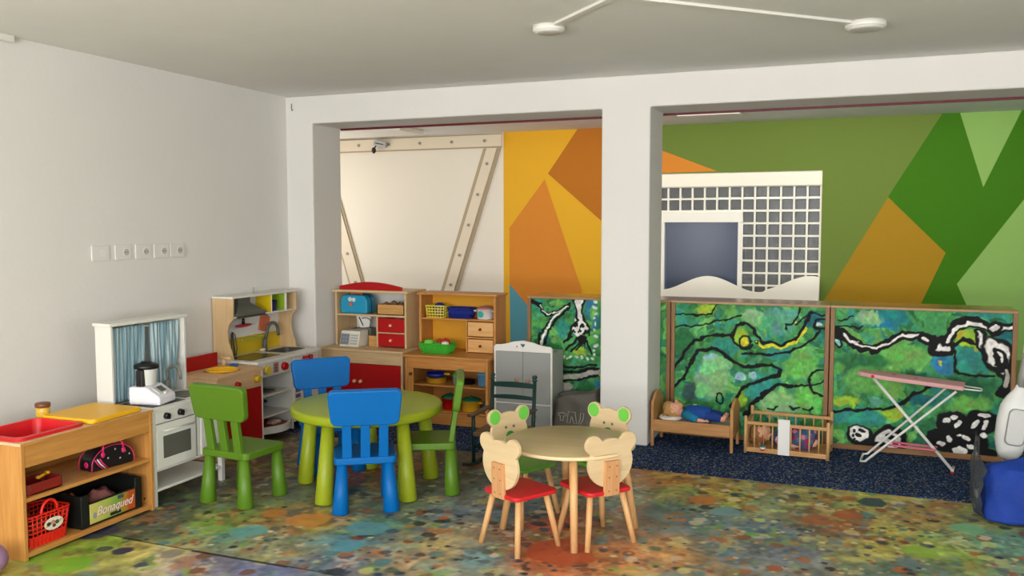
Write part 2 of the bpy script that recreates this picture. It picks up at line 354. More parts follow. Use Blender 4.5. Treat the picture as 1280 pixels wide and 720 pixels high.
fr.box(fx0, fx1, 9.05, 9.17, 1.545, fz1).box(-1.16, fx1, 9.05, 9.17, WZ0, 1.545).box(fx0, -1.90, 9.05, 9.17, WZ0, 1.545).box(-2.15, fx0, 9.05, 9.17, WZ0, 1.66).box(-1.90,-1.16,9.05,9.17,WZ0,.6)
fr.build('window_frame', mat('window_frame_white', (246, 243, 232), .45), w1, bevel=.006)
MB().box(-1.90, -1.16, 9.10, 9.11, .6, 1.545).build('window_pane', mat('tinted_glass', (120, 142, 184), .25, trans=.9, spec=.7), w1)
# the room behind the glass
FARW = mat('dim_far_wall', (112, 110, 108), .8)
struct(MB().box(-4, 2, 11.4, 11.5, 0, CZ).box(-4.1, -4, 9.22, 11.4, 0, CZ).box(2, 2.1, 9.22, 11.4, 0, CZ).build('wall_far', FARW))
struct(MB().box(-4.1, 2.1, 9.2, 11.5, CZ, CZ+.1).build('ceiling_far', CEIL))
struct(MB().box(-4.1, 2.1, 9.22, 11.5, -.05, 0).build('floor_far', mat('grey_lino', (120, 120, 118), .5)))
area('far_room_lamp', (-1.0, 10.3, 2.5), (0, 0, -1), 1.2, .6, 30, (1, .97, .92))
# wavy white board standing in the opening
wv = [(-2.14, .5)]+[(-2.14+i*.0354, .93+.075*math.cos((-2.14+i*.0354+1.43)*2*PI/.98)+(.02 if -2.14+i*.0354 > -.9 else 0)) for i in range(51)]+[(-.375, .5)]
tag(MB().prism(wv, 8.93, 8.965, 'y').build('wavy_board', mat('cream_board', (248, 244, 228), .5), bevel=.004), 'cream board with a wavy top edge standing in the glass block window opening', 'board')

# ------------------------------------------------------------------ painted dividers between the rooms
ART = {
 'A': [
  ('e','bl',-1.871,0.89,0.0427,0.1013,0),
  ('e','lg',-1.843,0.848,0.0373,0.064,0),
  ('e','te',-2.296,0.942,0.064,0.032,0),
  ('e','lg',-2.144,0.935,0.0747,0.032,0),
  ('e','te',-2.097,0.728,0.0427,0.096,0),
  ('e','dg',-2.225,0.556,0.128,0.064,0),
  ('e','yg',-1.948,0.56,0.0533,0.032,0),
  ('e','bl',-1.837,0.783,0.0213,0.064,0),
  ('s','k',0.0171,[(-2.39,0.937),(-2.325,0.937),(-2.284,0.918)]),
  ('s','k',0.0139,[(-2.296,0.925),(-2.266,0.882),(-2.26,0.849),(-2.231,0.831),(-2.184,0.833),(-2.098,0.884),(-2.035,0.926)]),
  ('s','w',0.0037,[(-2.272,0.909),(-2.263,0.876)]),
  ('s','w',0.0048,[(-2.26,0.86),(-2.219,0.831),(-2.167,0.841),(-2.046,0.906)]),
  ('s','k',0.0107,[(-2.029,0.93),(-2.058,0.867),(-2.144,0.801),(-2.196,0.729),(-2.234,0.6)]),
  ('s','k',0.0096,[(-2.184,0.807),(-2.225,0.75),(-2.278,0.67),(-2.269,0.598)]),
  ('s','w',0.0117,[(-2.223,0.717),(-2.248,0.661),(-2.254,0.593)]),
  ('s','w',0.0085,[(-2.05,0.906),(-2.115,0.857),(-2.188,0.788),(-2.213,0.734)]),
  ('s','w',0.0309,[(-1.956,0.969),(-1.959,0.909),(-1.958,0.8)]),
  ('s','k',0.0085,[(-2.009,0.973),(-1.989,0.908),(-1.983,0.843),(-1.97,0.808)]),
  ('s','k',0.0085,[(-1.903,0.974),(-1.927,0.91),(-1.932,0.844),(-1.927,0.807)]),
  ('e','w',-1.962,0.74,0.0661,0.0693,0),
  ('s','k',0.0075,[(-1.972,0.808),(-2.029,0.759),(-2.042,0.681)]),
  ('s','k',0.0075,[(-1.93,0.806),(-1.898,0.759),(-1.879,0.678)]),
  ('s','k',0.0091,[(-2.0,0.765),(-1.989,0.788),(-1.977,0.768)]),
  ('s','k',0.0091,[(-1.949,0.749),(-1.938,0.771),(-1.926,0.752)]),
  ('s','k',0.0091,[(-2.023,0.711),(-2.011,0.733),(-2.0,0.714)]),
  ('s','k',0.0091,[(-1.969,0.712),(-1.958,0.734),(-1.946,0.715)]),
  ('s','k',0.0091,[(-1.92,0.696),(-1.909,0.718),(-1.898,0.699)]),
  ('s','k',0.0101,[(-2.034,0.676),(-2.074,0.63)]),
  ('s','k',0.0101,[(-1.988,0.667),(-2.057,0.576)]),
  ('s','k',0.0101,[(-1.949,0.669),(-2.011,0.567)]),
  ('s','k',0.0101,[(-1.937,0.67),(-1.976,0.569)]),
  ('s','k',0.0101,[(-1.926,0.67),(-1.914,0.616)]),
  ('s','k',0.0101,[(-1.903,0.671),(-1.858,0.565)]),
  ('s','k',0.0101,[(-1.971,0.668),(-1.892,0.65)]),
  ('e','k',-1.937,0.653,0.048,0.0373,0),
  ('e','lw',-1.838,0.945,0.0139,0.0128,0),
  ('e','lw',-1.837,0.897,0.0139,0.0128,0),
  ('e','lw',-1.831,0.854,0.0139,0.0128,0),
  ('e','lw',-1.842,0.821,0.0139,0.0128,0),
  ('e','lw',-1.831,0.778,0.0139,0.0128,0),
  ('e','lw',-1.838,0.734,0.0139,0.0128,0),
  ('e','lw',-1.834,0.675,0.0139,0.0128,0),
  ('e','lw',-1.83,0.62,0.0139,0.0128,0),
  ('e','lw',-1.835,0.588,0.0139,0.0128,0),
  ('e','lw',-1.83,0.555,0.0139,0.0128,0),
  ('e','lw',-1.852,0.516,0.0139,0.0128,0),
  ('e','lw',-1.891,0.511,0.0139,0.0128,0),
  ('e','lw',-1.936,0.511,0.0139,0.0128,0),
  ('e','lw',-1.982,0.512,0.0139,0.0128,0),
  ('e','lw',-2.033,0.52,0.0139,0.0128,0),
  ('e','lw',-2.074,0.525,0.0139,0.0128,0),
  ('s','k',0.0085,[(-2.102,0.46),(-2.016,0.451),(-1.936,0.445),(-1.823,0.468)]),
  ('s','gw',0.0192,[(-2.108,0.363),(-1.97,0.385),(-1.812,0.412)]),
  ('s','k',0.0128,[(-2.102,0.413),(-1.97,0.416),(-1.812,0.436)]),
  ('s','k',0.0096,[(-2.096,0.336),(-1.97,0.355),(-1.812,0.398)]),
  ('e','gw',-2.061,0.288,0.0533,0.0373,0),
  ('e','dg',-1.901,0.31,0.0747,0.048,0),
  ('e','bl',-1.811,0.327,0.032,0.0427,0),
 ],
 'B': [
  ('e','bl',-1.061,0.476,0.0394,0.067,0),
  ('e','lb',-0.987,0.565,0.063,0.0512,0),
  ('e','lb',-0.775,0.455,0.0394,0.0315,0),
  ('e','lb',-0.693,0.464,0.0394,0.0355,0),
  ('e','ds',-1.119,0.311,0.063,0.0827,0),
  ('e','ye',-0.493,0.318,0.063,0.0295,0),
  ('e','te',-0.673,0.362,0.0788,0.067,0),
  ('e','yg',-1.015,0.923,0.0867,0.0433,0),
  ('e','pg',-0.683,0.874,0.0985,0.0709,0),
  ('e','gt',-0.512,0.848,0.128,0.1083,0),
  ('e','te',-0.899,0.671,0.0788,0.0492,0),
  ('e','pg',-0.969,0.428,0.1379,0.1773,0),
  ('e','dg',-1.182,0.666,0.0985,0.1182,0),
  ('e','lg',-0.375,0.559,0.1379,0.1182,0),
  ('e','te',-0.517,0.625,0.0985,0.0492,0),
  ('e','pg',-0.51,0.27,0.1773,0.0985,0),
  ('e','yg',-0.763,0.289,0.0433,0.067,0),
  ('e','dt',-0.286,0.875,0.0827,0.0512,0),
  ('e','lg',-0.3,0.323,0.1182,0.0985,0),
  ('e','te',-0.584,0.415,0.1182,0.0591,0),
  ('e','yg',-0.78,0.724,0.067,0.0748,0),
  ('e','ye',-0.743,0.697,0.0315,0.0355,0),
  ('s','ye',0.0128,[(-0.661,0.701),(-0.616,0.672),(-0.518,0.673),(-0.426,0.696),(-0.369,0.762),(-0.342,0.818)]),
  ('s','k',0.0069,[(-1.271,0.859),(-1.127,0.871),(-0.977,0.901),(-0.922,0.954)]),
  ('s','k',0.0079,[(-1.27,0.774),(-1.069,0.806),(-0.92,0.841),(-0.764,0.875)]),
  ('s','k',0.0118,[(-1.266,0.447),(-1.218,0.509),(-1.143,0.639),(-1.106,0.699),(-1.011,0.717),(-0.9,0.737),(-0.835,0.75)]),
  ('s','k',0.0128,[(-1.264,0.32),(-1.178,0.404),(-1.113,0.554),(-1.076,0.614),(-0.973,0.642),(-0.916,0.622),(-0.823,0.57),(-0.758,0.526),(-0.676,0.531),(-0.569,0.543),(-0.514,0.513),(-0.522,0.466),(-0.602,0.442),(-0.692,0.408),(-0.764,0.355),(-0.8,0.286),(-0.826,0.227)]),
  ('s','k',0.0108,[(-0.835,0.744),(-0.812,0.798),(-0.754,0.823),(-0.699,0.803),(-0.662,0.752),(-0.629,0.712),(-0.554,0.69),(-0.474,0.705),(-0.396,0.742),(-0.359,0.817),(-0.321,0.896)]),
  ('s','k',0.0089,[(-0.844,0.74),(-0.825,0.684),(-0.769,0.649),(-0.715,0.642),(-0.688,0.668)]),
  ('s','k',0.0089,[(-0.76,0.612),(-0.606,0.607),(-0.446,0.643),(-0.343,0.699),(-0.242,0.795)]),
  ('s','k',0.0079,[(-0.476,0.794),(-0.477,0.831),(-0.433,0.842),(-0.399,0.898),(-0.383,0.954)]),
  ('s','k',0.0079,[(-0.415,0.833),(-0.347,0.882),(-0.296,0.92),(-0.227,0.914)]),
  ('s','k',0.0167,[(-0.734,0.186),(-0.654,0.306),(-0.565,0.379),(-0.512,0.405),(-0.424,0.403)]),
  ('s','k',0.0079,[(-0.424,0.403),(-0.302,0.412)]),
  ('s','k',0.0089,[(-0.214,0.357),(-0.283,0.37),(-0.316,0.414),(-0.317,0.479),(-0.27,0.519),(-0.201,0.528)]),
  ('s','k',0.0059,[(-0.217,0.458),(-0.302,0.419)]),
  ('s','k',0.0069,[(-0.58,0.236),(-0.544,0.226),(-0.509,0.242)]),
  ('s','k',0.0079,[(-0.438,0.247),(-0.411,0.231),(-0.368,0.243)]),
  ('s','k',0.0079,[(-0.341,0.236),(-0.298,0.23),(-0.272,0.266)]),
  ('s','k',0.0079,[(-0.699,0.699),(-0.705,0.676),(-0.72,0.658),(-0.742,0.65),(-0.764,0.655),(-0.78,0.672),(-0.787,0.695),(-0.781,0.719),(-0.765,0.737),(-0.744,0.744),(-0.722,0.739),(-0.706,0.723),(-0.699,0.699)]),
  ('s','k',0.0049,[(-0.649,0.696),(-0.65,0.689),(-0.655,0.683),(-0.661,0.681),(-0.667,0.682),(-0.672,0.688),(-0.674,0.695),(-0.672,0.703),(-0.668,0.708),(-0.661,0.711),(-0.655,0.709),(-0.65,0.704),(-0.649,0.696)]),
  ('s','k',0.0079,[(-0.885,0.284),(-0.889,0.259),(-0.9,0.241),(-0.916,0.233),(-0.932,0.238),(-0.944,0.255),(-0.948,0.279),(-0.945,0.303),(-0.933,0.322),(-0.917,0.329),(-0.901,0.324),(-0.89,0.307),(-0.885,0.284)]),
  ('s','k',0.0079,[(-0.199,0.851),(-0.204,0.829),(-0.22,0.813),(-0.242,0.806),(-0.264,0.811),(-0.281,0.826),(-0.287,0.848),(-0.282,0.87),(-0.266,0.887),(-0.244,0.893),(-0.222,0.888),(-0.205,0.873),(-0.199,0.851)]),
  ('e','lw',-0.256,0.844,0.0217,0.0177,0),
  ('e','ye',-0.421,0.851,0.0177,0.0138,0),
 ],
 'C': [
  ('e','bt',0.16,0.9,0.1653,0.0763,0),
  ('e','pg',0.055,0.891,0.1068,0.0559,0),
  ('e','te',0.744,0.956,0.1526,0.0356,0),
  ('e','lg',0.209,0.65,0.2797,0.1017,0),
  ('e','dg',0.02,0.604,0.2034,0.0636,0),
  ('e','bl',0.508,0.603,0.0661,0.0712,0),
  ('e','ye',0.508,0.616,0.0153,0.0178,0),
  ('e','te',0.676,0.642,0.1271,0.1017,0),
  ('e','yg',0.636,0.796,0.0966,0.0636,0),
  ('e','yg',-0.082,0.328,0.0966,0.0407,0),
  ('e','yg',0.22,0.263,0.0712,0.0407,0),
  ('e','te',0.008,0.217,0.2034,0.0559,0),
  ('e','te',0.482,0.472,0.0814,0.0509,0),
  ('e','dt',0.404,0.364,0.1017,0.0458,0),
  ('e','dg',0.682,0.475,0.178,0.0763,0),
  ('e','te',0.886,0.775,0.0763,0.0763,0),
  ('e','dt',0.875,0.818,0.0636,0.0509,0),
  ('e','lg',0.666,0.361,0.1526,0.0636,0),
  ('e','lg',0.087,0.48,0.2288,0.1017,0),
  ('e','gt',0.112,0.342,0.0509,0.0407,0),
  ('s','k',0.0305,[(-0.159,0.812),(-0.071,0.763),(0.017,0.697),(0.103,0.678),(0.186,0.729),(0.257,0.789),(0.381,0.795)]),
  ('s','w',0.0114,[(-0.093,0.778),(0.017,0.704),(0.103,0.681),(0.186,0.731),(0.257,0.792),(0.37,0.799)]),
  ('s','k',0.0064,[(-0.15,0.888),(-0.074,0.879),(-0.042,0.903)]),
  ('s','k',0.0064,[(-0.148,0.829),(-0.008,0.824),(0.013,0.843)]),
  ('s','k',0.0089,[(0.572,0.692),(0.579,0.58),(0.61,0.548),(0.699,0.547),(0.816,0.561)]),
  ('s','k',0.0114,[(-0.145,0.252),(0.028,0.266),(0.177,0.296),(0.28,0.344),(0.341,0.405),(0.441,0.47)]),
  ('s','k',0.0102,[(0.545,0.702),(0.613,0.784),(0.692,0.765)]),
  ('s','k',0.0076,[(-0.111,0.737),(-0.114,0.722),(-0.123,0.71),(-0.135,0.706),(-0.147,0.709),(-0.156,0.72),(-0.159,0.735),(-0.156,0.75),(-0.148,0.762),(-0.136,0.767),(-0.124,0.763),(-0.115,0.752),(-0.111,0.737)]),
  ('e','lb',-0.135,0.736,0.0178,0.0229,0),
  ('e','k',0.404,0.774,0.0559,0.0458,0),
  ('e','w',0.392,0.769,0.0178,0.0153,0),
  ('e','k',0.494,0.722,0.0864,0.0712,0.4),
  ('e','w',0.509,0.711,0.0407,0.028,0.4),
  ('s','k',0.0343,[(0.518,0.745),(0.561,0.848),(0.629,0.896),(0.727,0.889),(0.787,0.841),(0.844,0.865),(0.938,0.898)]),
  ('s','w',0.0165,[(0.524,0.746),(0.565,0.844),(0.633,0.887),(0.727,0.882),(0.787,0.841),(0.844,0.861),(0.939,0.891)]),
  ('s','k',0.0076,[(0.831,0.86),(0.827,0.843),(0.814,0.831),(0.797,0.826),(0.78,0.829),(0.766,0.841),(0.761,0.857),(0.765,0.874),(0.778,0.886),(0.795,0.892),(0.812,0.888),(0.826,0.876),(0.831,0.86)]),
  ('e','w',0.796,0.859,0.0203,0.0127,0),
  ('s','k',0.0254,[(0.713,0.833),(0.716,0.744),(0.764,0.663),(0.834,0.607),(0.875,0.543)]),
  ('s','w',0.0114,[(0.713,0.833),(0.716,0.744),(0.764,0.663),(0.838,0.6),(0.879,0.537)]),
  ('e','k',0.821,0.694,0.1322,0.0966,0.9),
  ('e','w',0.811,0.705,0.1017,0.0687,0.9),
  ('e','k',0.836,0.667,0.0839,0.0458,1.0),
  ('e','w',0.831,0.68,0.0356,0.0127,0.9),
  ('s','k',0.0356,[(0.887,0.621),(0.885,0.511),(0.855,0.453)]),
  ('s','gw',0.0127,[(0.873,0.598),(0.868,0.498)]),
  ('e','k',0.011,0.1,0.0915,0.0763,0),
  ('e','k',0.204,0.089,0.117,0.0915,0),
  ('e','k',0.12,0.051,0.1068,0.0661,0),
  ('e','w',0.006,0.109,0.0636,0.0585,0),
  ('e','w',0.193,0.081,0.0814,0.0636,0),
  ('e','k',-0.011,0.121,0.0153,0.0153,0),
  ('e','k',0.027,0.132,0.0127,0.0127,0),
  ('e','k',0.011,0.095,0.0178,0.0153,0),
  ('e','k',-0.023,0.087,0.0127,0.0127,0),
  ('e','k',-0.014,0.06,0.0127,0.0127,0),
  ('e','k',0.199,0.1,0.0331,0.0229,0),
  ('e','k',0.152,0.038,0.0407,0.0229,0),
  ('e','k',0.236,0.062,0.0229,0.0178,0),
  ('e','k',0.18,0.021,0.0203,0.0153,0),
  ('s','w',0.0064,[(-0.073,-0.003),(-0.009,0.018),(0.078,0.012),(0.184,0.027)]),
  ('e','k',0.57,0.229,0.0966,0.0915,0),
  ('e','k',0.739,0.243,0.1068,0.0814,0),
  ('e','k',0.524,0.111,0.1017,0.0763,0),
  ('e','k',0.654,0.117,0.1475,0.1068,0),
  ('e','k',0.716,0.039,0.1271,0.0559,0),
  ('e','w',0.534,0.242,0.028,0.0178,0),
  ('e','w',0.579,0.264,0.0229,0.0203,0),
  ('e','w',0.601,0.214,0.0178,0.0254,0),
  ('e','w',0.704,0.236,0.0203,0.0254,0),
  ('e','w',0.757,0.288,0.0407,0.0153,0),
  ('e','w',0.763,0.23,0.0203,0.0254,0),
  ('e','w',0.514,0.094,0.0331,0.0178,0),
  ('e','w',0.628,0.055,0.0432,0.0254,0),
  ('e','w',0.685,0.092,0.0229,0.0203,0),
  ('e','w',0.663,0.14,0.0254,0.0178,0),
  ('e','w',0.57,0.127,0.0178,0.0229,0),
  ('e','w',0.771,0.168,0.0254,0.0153,0),
  ('e','w',0.716,0.032,0.0153,0.0356,0),
  ('e','w',0.623,0.15,0.0203,0.0102,0),
 ],
}

PALB = [(30,110,96),(36,96,60),(46,132,120),(52,128,70),(70,146,84),(92,160,92),(44,112,72),(62,140,104),(108,168,84),(58,124,60),(80,150,70)]
NAMED = dict(k=(9,9,11), w=(226,223,218), gw=(168,166,156), bl=(44,116,160), lb=(146,190,204), te=(46,136,124), dt=(24,96,110), dg=(40,104,62), lg=(104,172,80), yg=(160,184,50), ye=(206,200,44), pg=(132,184,124), gt=(84,152,128), ds=(52,84,80), bt=(26,120,134), lw=(196,212,204))
def art_colour(key, x0):
    def fn(u, v):
        rs = np.random.RandomState(ord(key)); n = len(u); c = np.tile(np.array([66., 142, 82]), (n, 1))
        wu = u+.03*(vnoise(u, v, 51, 16)-.5)+.012*(vnoise(u, v, 52, 50)-.5); wv_ = v+.03*(vnoise(u, v, 53, 16)-.5)+.012*(vnoise(u, v, 54, 50)-.5)
        def ell(cx, cy, rx, ry, rot, col, soft, a=1):
            j = (np.abs(wu-cx) < rx+ry) & (np.abs(wv_-cy) < rx+ry)
            if not j.any(): return
            dx, dy = wu[j]-cx, wv_[j]-cy; q = math.cos(rot); s = math.sin(rot)
            d = np.sqrt(((dx*q+dy*s)/rx)**2+((-dx*s+dy*q)/ry)**2); k = np.clip((1-d)/soft, 0, 1)[:, None]*a
            c[j] = c[j]*(1-k)+np.array(col)*k
        for i in range(430):
            q_ = np.array(PALB[rs.randint(len(PALB))])*rs.uniform(.82, 1.2)
            ell(x0+rs.rand()*1.1, rs.rand(), .03+.08*rs.rand(), .008+.026*rs.rand(), rs.rand()*3.14, q_, .10, .85)
        for pas in (0, 1):
            for s in ART[key]:
                if pas == (0 if s[1] in 'kw' or s[1] in ('gw', 'lw') or s[0] == 's' else 1): continue
                col = NAMED[s[1]]
                if s[0] == 'e':
                    ell(s[2], s[3], s[4], s[5], -s[6], col, .3 if pas == 0 else .12, .85 if pas == 0 else 1)
                    if pas == 0:
                        for q in range(6): ell(s[2]+rs.uniform(-.65,.65)*s[4], s[3]+rs.uniform(-.65,.65)*s[5], .5*s[4], .28*s[5], rs.rand()*3, [min(255, z*g_) for z in col for g_ in (rs.uniform(.86,1.16),)], .12, .75)
                else:
                    w = s[2]*(.72 if s[1] == 'w' and key == 'C' else 1); P = s[3]; best = np.full(n, 9.)
                    for (ax, ay), (bx, by) in zip(P[:-1], P[1:]):
                        j = (wu > min(ax,bx)-.06) & (wu < max(ax,bx)+.06) & (wv_ > min(ay,by)-.06) & (wv_ < max(ay,by)+.06)
                        if not j.any(): continue
                        dx, dy = bx-ax, by-ay; L = dx*dx+dy*dy+1e-9; t = np.clip(((wu[j]-ax)*dx+(wv_[j]-ay)*dy)/L, 0, 1)
                        best[j] = np.minimum(best[j], np.hypot(wu[j]-ax-t*dx, wv_[j]-ay-t*dy))
                    w2_ = w*(.82+.36*vnoise(u, v, 60, 22)); k = np.clip((w2_-best)/.004+.3, 0, 1)[:, None]; c[:] = c*(1-k)+np.array(col)*k
        c *= (.86+.20*vnoise(u, v, 70, 46)+.12*vnoise(u, v*.6, 71, 110))[:, None]
        return c
    return fn
FRW = wood('brown_frame_wood', (150, 108, 66), (126, 86, 50), 0); FRWV = wood('brown_frame_wood_upright', (150, 108, 66), (126, 86, 50), 2)
TOPW = wood('varnished_top', (168, 132, 88), (146, 108, 66), 0, .22)
PM = attr_mat('canvas_paint', .6, .3, 70, .25)
for key, x0, x1, lb in (('A', -2.372, -1.27, 'low wooden divider with a green black and white elephant foot painting beside the pillar'),
                        ('B', -1.264, -.19, 'low wooden divider with a green swirl painting behind the doll beds'),
                        ('C', -.184, .925, 'low wooden divider with green painting and spotted white flowers behind ironing board')):
    t = thing('painted_divider', lb, 'divider', (x0, 6.285, FC), 0, 'painted dividers across the arches'); W = x1-x0; HH = .975
    fw = .028
    box('side_panel', FRWV, t, 0, fw, 0, .34, 0, HH-.018); box('side_panel', FRWV, t, W-fw, W, 0, .34, 0, HH-.018)
    box('top_panel', TOPW, t, -.002, W+.002, -.004, .345, HH-.018, HH)
    box('bottom_rail', FRW, t, fw, W-fw, .002, .03, 0, .035)
    bk = box('back_panel', FRW, t, fw, W-fw, .30, .315, .03, HH-.018)
    sh = box('shelf', FRW, t, fw, W-fw, .04, .30, .48, .5)
    g = grid_mesh('painting', np.linspace(fw-.001, W-fw+.001, 300), np.linspace(.033, HH-.017, 262),
                  lambda u, v: np.stack([u, np.full_like(u, .012), v], 1), (lambda f, q: (lambda u, v: f(u+q, v)))(art_colour(key, x0), x0), PM, t)
    sm_ = g.modifiers.new('thick', 'SOLIDIFY'); sm_.thickness = .004; sm_.offset = -1

# ------------------------------------------------------------------ play furniture along the left wall (local x: to the right, y: to the back)
def cutout(x0, x1, y0, y1, z0, z1, holes, b):
    """a board with rectangular holes (sorted in x, same y span)"""
    hy0, hy1 = holes[0][2], holes[0][3]
    b.box(x0, x1, y0, hy0, z0, z1); b.box(x0, x1, hy1, y1, z0, z1); c = x0
    for h in holes: b.box(c, h[0], hy0, hy1, z0, z1); c = h[1]
    b.box(c, x1, hy0, hy1, z0, z1); return b

# -- honey wood shelf unit with a tray top
SX, SY = -3.49, 2.80
t = thing('shelf_unit', 'low honey wood play shelf with red tray set in its top', 'shelf', (SX, SY, 0), PI/2)
W, D, HH = .792, .40, .545
box('side_panel', BEECHV, t, 0, .02, 0, D, 0, HH-.014); box('side_panel', BEECHV, t, W-.02, W, 0, D, 0, HH-.014)
cutout(-.003, W+.003, -.004, D, HH-.014, HH, [(.03, .375, .045, .34), (.42, .76, .045, .34)], MB()).build('top_board', wood('pale_top', (222, 190, 150), (206, 170, 126), 0), t, bevel=.0015, seg=1)
box('front_edge', BEECH, t, -.0035, W+.0035, -.0045, -.0041, HH-.014, HH)
box('apron', BEECH, t, .02, W-.02, .003, .021, .428, HH-.014)
box('shelf', BEECH, t, .02, W-.02, .004, D-.02, .268, .286); box('bottom_board', BEECH, t, .02, W-.02, .004, D-.01, .012, .036)
box('back_panel', wood('honey_back', (196, 140, 74), (178, 122, 58), 0), t, .02, W-.02, D-.02, D-.01, .036, .42)
MB().cyl((W-.0205, .05, .062), (W-.024, .05, .062), .005).build('screw_cap', BLACK, t)
def frm(x, y, z, o=(SX, SY)): return (o[0]-y, o[1]+x, z)      # local point of a left-wall unit in the room
# red tray
t = thing('red_tray', 'red plastic tray sunk into the play shelf top', 'tray', frm(0, 0, HH+.001), PI/2)
RP = mat('red_plastic', (206, 26, 34), .35)
b = MB(); o1 = rr(.012, .395, .028, .357, .05, 6); i1 = rr(.034, .370, .05, .335, .04, 6); i2 = rr(.055, .350, .07, .315, .035, 6); n = len(o1)
rings = [[(x, y, .0) for x, y in o1], [(x, y, .014) for x, y in o1], [(x, y, .015) for x, y in i1], [(x, y, -.075) for x, y in i2]]
und = [[(x+(.003 if x < .2 else -.003)*0, y, .0) for x, y in rr(.0325, .3715, .0485, .3365, .04, 6)], [(x, y, -.079) for x, y in rr(.052, .353, .067, .318, .035, 6)]]
allr = rings[::-1]+und; vs = [p for r in allr for p in r]
fs = [(i*n+j, i*n+(j+1) % n, (i+1)*n+(j+1) % n, (i+1)*n+j) for i in range(len(allr)-1) for j in range(n)]+[tuple(range(n)), tuple(range(5*n, 6*n))]
b.add(vs, fs, False); b.build('basin', RP, t)
t2 = MB().prism(rr(0, .345, 0, .335, .03, 5), 0, .024, 'z').build('yellow_lid', mat('yellow_board', (236, 178, 22), .42), None, frm(.405, .005, HH+.001), (0, 0, PI/2+.045), bevel=.007, seg=3)
tag(t2, 'yellow plastic lid covering the right half of the play shelf top', 'lid')
t = thing('spice_jar', 'small yellow jar with brown lid beside the red tray', 'jar', frm(.435, .372, HH+.001), 0)
MB().lathe([(.030, 0), (.033, .004), (.033, .050), (.029, .056)], 20).build('jar_body', mat('amber_jar', (232, 190, 70), .2, trans=.25), t)
MB().lathe([(.036, .056), (.037, .060), (.037, .074), (.034, .077), (.0, .077)], 20).build('jar_lid', mat('brown_lid', (112, 62, 34), .4), t)
# purse
t = thing('purse', 'small black doll handbag with pink handles on the play shelf', 'handbag', frm(.575, .10, .2865), PI/2-.12)
PK = mat('hot_pink', (224, 40, 110), .35); PBL = mat('black_vinyl', (26, 20, 24), .3)
dome = [(-.125, 0)]+[(.125*math.cos(math.radians(a))*(-1), .012+.105*math.sin(math.radians(a))**.8) for a in range(10, 171, 10)]+[(.125, 0)]
MB().prism(dome, -.05, .05, 'y').build('bag_body', PBL, t, bevel=.012, seg=3)
MB().tube([(x, -.0515, z) for x, z in dome], .0025, 6).build('piping', PK, t); MB().tube([(x, .0515, z) for x, z in dome], .0025, 6).build('piping', PK, t)
for s in (-1, 1): MB().tube([(-.06, s*.052, .085), (-.056, s*.05, .12), (-.035, s*.03, .138), (.0, s*.025, .1375), (.035, s*.03, .138), (.056, s*.05, .12), (.06, s*.052, .085)], .005, 8).build('handle', PK, t)
for x in (-.06, .06): MB().ball((x, -.052, .078), .012, .005, .015).build('handle_tab', PK, t)
for dx, c in ((0, PK), (.014, mat('white_stripe', (236, 232, 230), .4)), (.028, PK)):
    MB().tube([(-.108+dx, -.0525, .062), (-.09+dx, -.0525, .035), (-.062+dx, -.0525, .006)], .0035, 6).build('stripe', c, t)
MB().ball((-.126, -.01, .035), .004, .016, .016).build('end_button', PK, t)
ST = mat('silver_print', (210, 206, 206), .4)
for x, z in ((.012, .092), (-.03, .055), (.07, .07), (.095, .05), (.04, .04)):
    MB().prism([(x+(.006 if k % 2 == 0 else .0026)*math.sin(k*PI/5), z+(.006 if k % 2 == 0 else .0026)*math.cos(k*PI/5)) for k in range(10)], -.0515, -.0505, 'y').build('printed_star', ST, t)
# brown-red tray with yellow toy
t = thing('toy_case', 'dark red open toy case at the near end of the middle shelf', 'case', frm(.145, .085, .2865), PI/2)
b = MB().prism(rr(-.105, .105, -.06, .08, .03), 0, .006, 'z'); oo = rr(-.105, .105, -.06, .08, .03); ii = rr(-.1, .1, -.055, .075, .028)
nn = len(oo); b.add([(x, y, 0) for x, y in oo]+[(x, y, .05) for x, y in oo]+[(x, y, .05) for x, y in ii]+[(x, y, .005) for x, y in ii], [(k*nn+j, k*nn+(j+1) % nn, (k+1)*nn+(j+1) % nn, (k+1)*nn+j) for k in range(3) for j in range(nn)])
b.build('case_shell', mat('maroon_plastic', (136, 34, 26), .4), t)
tw = thing('toy_wrench', 'small yellow toy wrench lying across the dark red toy case', 'toy', frm(.18, .085, .2865+.05), PI/2+.3)
MB().tube([(-.03, 0, .008), (.03, 0, .012)], .007, 8).build('wrench_shaft', YELLOW, tw); MB().ball((.036, 0, .013), .014, .012, .009).build('wrench_head', YELLOW, tw); MB().ball((-.034, 0, .009), .012, .011, .008).build('wrench_end', YELLOW, tw)
# lattice baskets
def basket(name, label, m, L, Dp, Hh, loc, rz, taper=.85, nb=14, group=None, rows=(.0, .25, .5, .75, 1.0), handle=False, bar=.0032):
    t = thing(name, label, 'basket', loc, rz, group)
    def ring(z): 
        k = taper+(1-taper)*z/Hh; return rr(-L/2*k, L/2*k, -Dp/2*k, Dp/2*k, min(L, Dp)*.16*k, 4)
    MB().prism(ring(0), 0, .004, 'z').build('basket_floor', m, t)
    b = MB()
    for q in rows: b.tube([(x, y, q*(Hh-.006)+.003) for x, y in ring(q*Hh)], bar*1.15 if q < 1 else bar*1.6, 6, closed=True)
    def at(z, u):
        P = ring(z); per = [math.dist(P[i], P[(i+1) % len(P)]) for i in range(len(P))]; d = u*sum(per)
        for i, l in enumerate(per):
            if d <= l: f = d/l; a, c = P[i], P[(i+1) % len(P)]; return (a[0]+(c[0]-a[0])*f, a[1]+(c[1]-a[1])*f)
            d -= l
        return P[0]
    for i in range(nb):
        a, c = at(0, i/nb), at(Hh, i/nb); b.tube([(a[0], a[1], .003), (c[0], c[1], Hh-.004)], bar, 6)
    b.build('lattice_wall', m, t)
    return t
